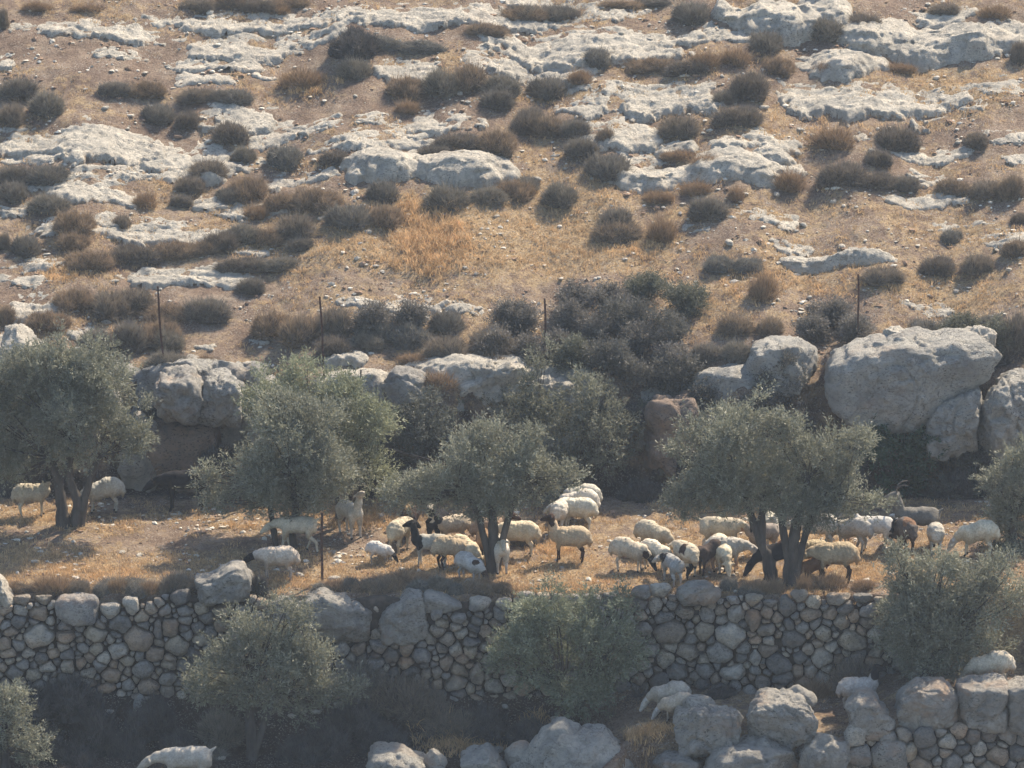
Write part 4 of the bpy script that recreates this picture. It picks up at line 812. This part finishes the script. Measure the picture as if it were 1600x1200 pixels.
# ------------------------------------------------------------------ sheep and goats
def seg(tag_, a, b, ra, rb, ys=1.0): return (tag_, np.array(a, float), np.array(b, float), ra, rb, ys)
def animal_prims(kind, pose, var=0):
    rg_ = np.random.default_rng(100+var); P = []; goat = kind == 'goat'
    bw = .165 if goat else .196; zt = .60 if goat else .575
    # trunk: rump, belly, deep chest, shoulder
    P += [seg('body', (-.38, 0, zt+(.005 if not goat else .02)), (-.15, 0, zt+.005), bw*(1.12 if not goat else .97), bw*1.12, 1.12), seg('body', (-.15, 0, zt-.01), (.20, 0, zt-.005), bw*1.06, bw*1.06, 1.10), seg('body', (.20, 0, zt), (.38, 0, zt+.03), bw*1.05, bw*.80, 1.15),
          seg('body', (-.42, 0, zt-.03), (-.47, 0, zt-.12), bw*.7, bw*.42, 1.0)]
    if pose == 'graze':
        P = [(t, a-np.array([0, 0, .10*(a[0] > .1)]), b-np.array([0, 0, .10*(b[0] > .1)]), ra, rb, ys) for (t, a, b, ra, rb, ys) in P]
    walk = {'walk': (.14, -.10, -.12, .16), 'lowwalk': (.10, -.08, -.14, .16)}.get(pose, (.02, -.03, -.02, .03))
    for i, (x, sy, dx) in enumerate([(.30, 1, walk[0]), (.30, -1, walk[1]), (-.38, 1, walk[2]), (-.38, -1, walk[3])]):
        y = sy*.095; dx += rg_.uniform(-.03, .03)
        if i < 2:
            P += [seg('body', (x, y*.9, zt-.02), (x+dx*.2, y, .34), .095, .058), seg('leg', (x+dx*.2, y, .36), (x+dx*.55, y, .21), .046, .033), seg('leg', (x+dx*.55, y, .21), (x+dx, y, .05), .031, .024), seg('hoof', (x+dx, y, .04), (x+dx+.02, y, .02), .030, .028)]
        else:
            P += [seg('body', (x, y*.85, zt-.02), (x+.04, y, .40), .13, .075), seg('leg', (x+.04, y, .38), (x-.065+dx*.5, y, .255), .056, .035), seg('leg', (x-.065+dx*.5, y, .255), (x-.02+dx, y, .05), .034, .025), seg('hoof', (x-.02+dx, y, .04), (x+dx, y, .02), .030, .028)]
    sh = np.array([.38, 0, zt+(.06 if pose != 'graze' else -.06)])
    if pose in ('graze',): pol = np.array([.62, 0, .30]); mz = np.array([.74, 0, .09])
    elif pose in ('low', 'lowwalk'): pol = np.array([.68, 0, .56]); mz = np.array([.86, 0, .42])
    elif pose == 'reach': pol = np.array([.50, 0, zt+.46]); mz = np.array([.68, 0, zt+.56])
    elif pose == 'alert': pol = np.array([.49, 0, zt+.43]); mz = np.array([.70, 0, zt+.36])
    else: pol = np.array([.60, 0, zt+.26]); mz = np.array([.80, 0, zt+.14])
    mid = (sh+pol)/2+np.array([.01, 0, .01])
    P += [seg('neck', sh-np.array([.02, 0, .05]), mid, bw*.68, .10 if not goat else .085, 1.1), seg('neck', mid, pol, .10 if not goat else .085, .068, 1.1)]
    d = unit(mz-pol); upv = np.array([-d[2], 0, d[0]]); upv = upv if upv[2] > 0 or pose == 'graze' else -upv
    if pose == 'graze': upv = np.array([-d[2], 0, d[0]]); upv = upv if upv[0] > 0 else -upv
    P += [seg('head', pol, pol+d*.10, .080, .072, 1.1), seg('head', pol+d*.10, mz, .066, .040, 1.15), seg('head', pol+d*.05+upv*.02, pol+d*.15+upv*.012, .05, .040, 1.05)]
    back = -d*.02
    for sy in (1, -1):
        e0 = pol+back+np.array([0, sy*.05, 0])+upv*.025; e1 = e0+np.array([0, sy*.085, 0])-np.array([0, 0, .06 if pose != 'graze' else .02])+back
        P.append(seg('ear', e0, (e0+e1)/2+np.array([0, sy*.01, .01]), .022, .026)); P.append(seg('ear', (e0+e1)/2+np.array([0, sy*.01, .01]), e1, .026, .016))
    if goat: P += [seg('tail', (-.52, 0, zt+.10), (-.60, 0, zt+.16), .032, .018)]
    else: P += [seg('tail', (-.55, 0, zt+.06), (-.60, 0, zt-.10), .07, .075, .75), seg('tail', (-.60, 0, zt-.10), (-.59, 0, zt-.22), .07, .028, .75)]
    return P, (pol, d, upv, back)
def sdf(p, P):
    f = np.full(p.shape[:-1], 9.0)
    for (tg, a, b, ra, rb, ys) in P:
        q = p*np.array([1, ys, 1]); A = a*np.array([1, ys, 1]); B = b*np.array([1, ys, 1]); ab = B-A
        t = np.clip(((q-A)@ab)/max(ab@ab, 1e-9), 0, 1); d = np.linalg.norm(q-A-t[..., None]*ab, axis=-1)-(ra+(rb-ra)*t)
        k = .045 if tg in ('body', 'neck') else .016; h = np.clip(.5+.5*(d-f)/k, 0, 1); f = f*h+d*(1-h)-k*h*(1-h)*(f < 5)
    return f
def nets(P, h=.021):
    lo = np.array([-.80, -.36, -.05]); hi = np.array([1.0, .36, 1.35]); ax = [np.arange(a, b, h) for a, b in zip(lo, hi)]
    G = np.stack(np.meshgrid(*ax, indexing='ij'), -1); f = sdf(G, P)
    bodyz = G[..., 2]; s = f < 0; nx, ny, nz = f.shape
    c = np.zeros((nx-1, ny-1, nz-1), int)
    for i in (0, 1):
        for j in (0, 1):
            for k in (0, 1): c += s[i:nx-1+i, j:ny-1+j, k:nz-1+k]
    act = (c > 0) & (c < 8); idx = np.full(c.shape, -1); ii = np.argwhere(act); idx[act] = np.arange(len(ii))
    acc = np.zeros((len(ii), 3)); cnt = np.zeros(len(ii)); cr = [(i, j, k) for i in (0, 1) for j in (0, 1) for k in (0, 1)]
    for a in cr:
        for ax_ in range(3):
            if a[ax_]: continue
            b = list(a); b[ax_] = 1; fa = f[tuple((ii+a).T)]; fb = f[tuple((ii+b).T)]; m = (fa < 0) != (fb < 0)
            t = np.where(m, fa/np.where(m, fa-fb, 1), 0); pt = np.array(a)+t[:, None]*(np.array(b)-np.array(a)); acc[m] += pt[m]; cnt[m] += 1
    V = lo+h*(ii+acc/np.maximum(cnt, 1)[:, None]); F = []
    for ax_ in range(3):
        sl = [slice(1, n-1) for n in f.shape]; sl[ax_] = slice(0, f.shape[ax_]-1); s2 = list(sl); s2[ax_] = slice(1, f.shape[ax_])
        A = s[tuple(sl)]; B = s[tuple(s2)]; e = np.argwhere(A != B); off = np.array([x.start for x in sl]); e2 = e+off; inside = A[tuple(e.T)]
        u_, v_ = [(1, 2), (2, 0), (0, 1)][ax_]; U = np.eye(3, dtype=int)[u_]; W_ = np.eye(3, dtype=int)[v_]
        q = [idx[tuple((e2-U-W_).T)], idx[tuple((e2-W_).T)], idx[tuple(e2.T)], idx[tuple((e2-U).T)]]; q = np.stack(q, 1)
        F.append(np.where(inside[:, None], q, q[:, ::-1]))
    return V, np.concatenate(F)
_an = {}
def animal_mesh(kind, pose, var):
    key = (kind, pose, var)
    if key not in _an:
        P, hd = animal_prims(kind, pose, var); V, F = nets(P); tags = []
        D = np.stack([sdf(V, [p])-(.035 if p[0] in ('head', 'ear') else 0) for p in P], 1); near = D.argmin(1); tg = np.array([p[0] for p in P])[near]
        w_ = np.isin(tg, ['body', 'tail']) | ((tg == 'neck') & (kind == 'sheep'))
        n = unit(V-np.array([0, 0, .5])); amp = (.019 if kind == 'sheep' else .008)
        off = amp*(fbm(V*13+var, 3, 3))*w_; V = V+n*off[:, None]; 
        q = .30 if kind == 'sheep' else .20
        sx = lambda x: x-np.clip(x, -.42, .36)*q
        V[:, 0] = sx(V[:, 0]); hd = (np.array([sx(hd[0][0]), hd[0][1], hd[0][2]]),)+hd[1:]
        _an[key] = (V, F, tg, hd)
    return _an[key]
W_ = (.45, .40, .31); CR = (.39, .32, .22); CRB = (.48, .36, .23); GR = (.42, .40, .36); K_ = (.014, .013, .015); BR = (.09, .042, .022); DB = (.045, .026, .02); GY = (.15, .14, .13)
def animal(u, v, head, kind, pose, sc, label, body=W_, hd=None, leg=None, neck=None, patch=(), horns=False, y=None, var=0, cat=None, tail=None, turn=0):
    V, F, tg, (pol, d, upv, back) = animal_mesh(kind, pose, var % 3)
    V = V.copy(); hd = hd or body; leg = leg or body; neck = neck or body; rg_ = np.random.default_rng(int(u*5+v))
    if turn:                                          # neck and head swung sideways
        m = sm(.30, .60, V[:, 0]) ; a = R(turn)*m; x = V[:, 0]-.34; yy = V[:, 1].copy(); V[:, 0] = .34+x*np.cos(a)-yy*np.sin(a); V[:, 1] = x*np.sin(a)+yy*np.cos(a)
    cm = {'body': body, 'head': hd, 'ear': hd, 'neck': neck, 'leg': leg, 'hoof': (.03, .026, .024), 'tail': tail or body}
    C_ = np.array([cm[t] for t in tg])
    V0 = _an[(kind, pose, var % 3)][0]
    soft = np.isin(tg, ['body', 'neck', 'tail'])
    for (x, y_, z, r, c) in patch:
        dd = np.linalg.norm((V0-np.array([x, y_, z]))*np.array([1, .8, 1]), axis=1)+.10*noise(V0*6+u, 4); C_[dd < r] = c
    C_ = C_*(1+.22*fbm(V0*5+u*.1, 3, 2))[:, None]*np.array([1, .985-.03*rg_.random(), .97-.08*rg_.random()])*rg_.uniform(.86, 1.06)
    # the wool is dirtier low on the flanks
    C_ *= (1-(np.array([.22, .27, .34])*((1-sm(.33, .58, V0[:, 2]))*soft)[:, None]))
    b = gp(u, v, -8) if y is None else at_y(u, v, y)
    z = grd(b[0], b[1]); a = R(head)
    z = min(z, min(grd(b[0]+math.cos(a)*q*sc, b[1]+math.sin(a)*q*sc) for q in (.3, -.38))+.03)
    th = bool(horns); nm = kind
    root_loc = (b[0], b[1], z-.012)
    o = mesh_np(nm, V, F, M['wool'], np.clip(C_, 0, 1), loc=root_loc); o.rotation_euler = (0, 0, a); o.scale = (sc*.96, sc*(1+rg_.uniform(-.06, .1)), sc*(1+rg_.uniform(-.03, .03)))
    if horns:
        for sy in (1, -1):
            p0 = pol+back+np.array([0, sy*.03, 0])+upv*.05; pts = [p0, p0+upv*.09-d*.05+np.array([0, sy*.03, 0]), p0+upv*.13-d*.16+np.array([0, sy*.08, 0]), p0+upv*.10-d*.27+np.array([0, sy*.13, 0])]
            h_ = tubes_obj('horn', [tube(pts, [.018, .015, .011, .004], 7)], M['horn'], o)
            if turn:
                for q in h_.data.vertices:
                    m = float(sm(.30, .60, q.co.x)); aa = R(turn)*m; x = q.co.x-.34; yv = q.co.y; q.co.x = .34+x*math.cos(aa)-yv*math.sin(aa); q.co.y = x*math.sin(aa)+yv*math.cos(aa)
    return tag(o, label, cat or kind, 'sheep and goats grazing the terraces')
A = animal
A(52,806,5,'sheep','alert',.92,'black headed white sheep standing left of the leftmost olive trunk',W_,K_,neck=W_,y=None,patch=[(.37,0,.95,.15,K_)])
A(160,800,185,'sheep','graze',1.0,'dusty pale sheep grazing just right of the leftmost olive trunk',GR,K_)
A(288,796,188,'goat','low',1.15,'black goat in deep shade at the foot of the bank',K_,K_,K_,K_,horns=True)
A(464,862,176,'goat','lowwalk',1.0,'white goat striding behind the two slim olive trunks',W_,W_,W_,W_)
A(432,907,182,'sheep','low',.98,'black headed pale sheep standing above the wedge shaped boulder',(.50,.44,.35),K_,(.45,.40,.33),neck=(.45,.40,.33),y=None)
A(548,838,300,'goat','reach',1.0,'white goat reaching up to nibble olive leaves',(.58,.54,.45),(.55,.5,.42),(.55,.5,.42))
A(594,880,352,'sheep','graze',.62,'small white black headed lamb grazing apart at the front',(.60,.58,.54),K_,(.4,.36,.3),neck=(.6,.58,.54))
A(625,862,65,'sheep','low',.92,'white rumped sheep seen from behind, just behind the small grazing lamb',W_,K_,turn=-25)
A(672,886,176,'goat','alert',.92,'grey goat with a long black neck facing left near the centre',(.36,.34,.31),K_,(.34,.32,.29),K_,patch=[(.36,0,.6,.2,K_)])
A(640,840,262,'sheep','alert',.85,'brown and cream sheep facing the camera at the back of the crowd',DB,(.42,.30,.17),DB,(.14,.09,.05),y=None)
A(683,850,250,'goat','alert',.92,'black goat with a white crown patch staring out of the crowd',K_,K_,K_,K_,patch=[(.50,0,1.06,.11,W_),(.42,0,.75,.07,W_)],horns=False)
A(706,853,205,'sheep','stand',.88,'cream sheep with a black face behind the dark legged brown cream one',(.42,.36,.26),K_,neck=K_)
A(708,888,20,'sheep','graze',.95,'woolly cream sheep with dark brown legs, left of the grazing pair',CR,DB,DB,neck=CR,patch=[(-.3,.1,.35,.13,DB)])
A(728,884,320,'sheep','graze',.82,'cream sheep grazing behind the front grey lamb',(.58,.50,.36),CR,CR)
A(735,908,322,'sheep','graze',.80,'grey white lamb with a dark eye patch, frontmost left of the slim forked trunk',(.46,.44,.41),DB,(.4,.38,.35),neck=(.46,.44,.41),patch=[(.25,-.15,.62,.10,DB)])
A(757,875,95,'sheep','low',.85,'brown and tan sheep pressed behind the slim forked trunk',(.26,.17,.10),BR,DB)
A(783,893,275,'goat','stand',.92,'white goat facing the camera at the slim forked trunk',(.60,.57,.50),W_,(.5,.47,.42))
A(768,858,10,'sheep','stand',.92,'dark brown faced sheep looking right past the slim forked trunk',(.30,.22,.15),DB,DB,neck=(.38,.26,.16))
A(808,868,176,'sheep','low',1.0,'cream sheep dappled by shade right of the slim forked trunk',(.55,.47,.35),CR)
A(888,877,178,'sheep','alert',1.0,'lone cream sheep with raised dark head and brown legs on open ground',CR,DB,DB,neck=(.46,.36,.25),tail=CR,patch=[(.37,0,.97,.13,DB)])
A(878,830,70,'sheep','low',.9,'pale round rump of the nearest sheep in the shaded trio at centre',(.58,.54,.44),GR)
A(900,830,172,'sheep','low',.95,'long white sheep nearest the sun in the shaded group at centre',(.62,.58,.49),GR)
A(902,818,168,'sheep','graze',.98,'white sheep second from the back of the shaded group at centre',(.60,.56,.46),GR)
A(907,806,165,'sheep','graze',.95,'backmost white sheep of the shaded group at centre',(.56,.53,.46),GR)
A(985,892,350,'sheep','graze',.92,'white sheep with a dark cheek, leftmost of the grazing cluster of six',W_,K_,patch=[(.42,-.1,.42,.09,DB)],turn=-12)
A(1022,866,335,'sheep','graze',.92,'white sheep at the back of the grazing cluster of six',W_,W_)
A(1026,890,330,'sheep','graze',.84,'white faced lamb with brown mark grazing in the middle of the cluster',(.62,.56,.44),W_,patch=[(.3,-.14,.42,.09,BR)])
A(1050,912,112,'goat','low',.82,'grey kid with a black shoulder, frontmost of the grazing cluster',(.34,.34,.33),GR,GR,neck=K_,patch=[(.28,.12,.68,.14,K_)],turn=30)
A(1070,898,118,'sheep','low',.92,'white sheep with a dark brown blotch and one dark leg, rightmost of the cluster',W_,W_,patch=[(-.22,.12,.66,.14,DB),(-.38,.10,.2,.14,K_)])
A(1128,868,352,'goat','low',1.1,'white backed goat with long brown neck stretching right toward the leaning trunk',W_,K_,W_,(.30,.17,.10))
A(1135,893,356,'sheep','low',.98,'grey backed sheep behind the brightest white sheep',(.42,.40,.35),GR,(.3,.2,.13))
A(1110,896,215,'goat','graze',.95,'dark horned goat grazing with long horns swept back',(.06,.045,.04),K_,DB,K_,horns=True)
A(1128,893,283,'sheep','graze',.98,'brightest white sheep, head down and facing the camera',(.68,.62,.48),(.6,.52,.38),W_,neck=W_)
A(1216,904,182,'goat','graze',1.10,'black goat with a brown back line grazing behind the twin trunks',K_,K_,K_,K_,patch=[(-.05,0,.82,.10,BR)])
A(1190,868,200,'goat','stand',.9,'white eared tan goat half hidden by the leaning olive trunk',(.30,.26,.22),W_,GR)
A(1270,908,205,'sheep','graze',.72,'small reddish brown lamb grazing before the big cream sheep',(.15,.075,.04),DB,DB,neck=BR)
A(1264,896,182,'sheep','low',.92,'cream sheep in front half hidden by the thickest olive trunk',CR,W_)
A(1302,908,180,'sheep','low',1.08,'big woolly cream sheep with dark brown legs at right of the thickest trunk',CR,CR,DB,tail=CRB,neck=CR)
A(1275,858,176,'sheep','low',1.02,'white sheep flecked with sunlight behind the big cream sheep',(.50,.47,.42),GR,patch=[(.2,-.15,.68,.06,BR)])
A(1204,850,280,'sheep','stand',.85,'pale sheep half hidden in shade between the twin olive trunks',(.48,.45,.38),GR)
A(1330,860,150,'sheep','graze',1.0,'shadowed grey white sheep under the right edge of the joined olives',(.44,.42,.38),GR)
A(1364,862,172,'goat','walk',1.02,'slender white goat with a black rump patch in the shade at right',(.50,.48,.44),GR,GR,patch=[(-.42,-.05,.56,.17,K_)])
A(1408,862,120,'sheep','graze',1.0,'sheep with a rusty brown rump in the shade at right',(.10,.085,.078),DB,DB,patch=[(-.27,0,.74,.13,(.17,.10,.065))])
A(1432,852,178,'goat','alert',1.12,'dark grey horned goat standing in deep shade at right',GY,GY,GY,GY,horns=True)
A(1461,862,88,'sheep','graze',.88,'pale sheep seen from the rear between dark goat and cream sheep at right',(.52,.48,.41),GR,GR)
A(1525,868,172,'sheep','graze',.98,'rightmost sheep of the upper terrace, cream with sunlit back beside the edge olive',(.55,.50,.38),GR)
A(290,1226,184,'goat','low',1.25,'pale goat walking at the bottom edge below the left wall',(.44,.40,.34),(.40,.36,.30),y=-4.0)
A(1044,1152,172,'sheep','graze',.95,'larger pale sheep grazing behind the rounded blocky boulder',(.34,.31,.26),GR,y=-2.0)
A(1056,1160,178,'sheep','graze',.80,'smaller cream lamb in front, grazing against the rounded blocky boulder',(.40,.35,.27),GR,y=-2.4)
A(1342,1128,8,'sheep','alert',.95,'black faced grey sheep peering over boulders at lower right',(.42,.39,.35),K_,neck=(.42,.39,.35),y=-1.95,patch=[(.37,0,.93,.17,K_)])
A(1545,1082,178,'sheep','graze',1.05,'cream sheep whose back shows above the tan streaked block at lower right',(.50,.44,.35),CR,y=-1.8)

# ------------------------------------------------------------------ thin haze in the air
def m_haze(dens):
    m = bpy.data.materials.new('haze'); m.use_nodes = True; t = m.node_tree; t.nodes.remove(t.nodes['Principled BSDF'])
    v = t.nodes.new('ShaderNodeVolumePrincipled'); v.inputs['Color'].default_value = (.74, .86, 1, 1); v.inputs['Density'].default_value = dens; v.inputs['Anisotropy'].default_value = .3
    t.links.new(v.outputs[0], t.nodes['Material Output'].inputs['Volume']); return m
HZ = 0.00030
if HZ:
    X0, Z0, Z1 = 450, -25.5, 60
    Vh = np.array([(x, y, z) for z in (Z0, Z1) for y in (-X0, X0) for x in (-X0, X0)], float)
    Fh = np.array([[0, 2, 3, 1], [4, 5, 7, 6], [0, 1, 5, 4], [2, 6, 7, 3], [0, 4, 6, 2], [1, 3, 7, 5]])
    tag(mesh_np('haze', Vh, Fh, m_haze(HZ), smooth=False), 'thin blue haze in the air', 'haze', kind='stuff')
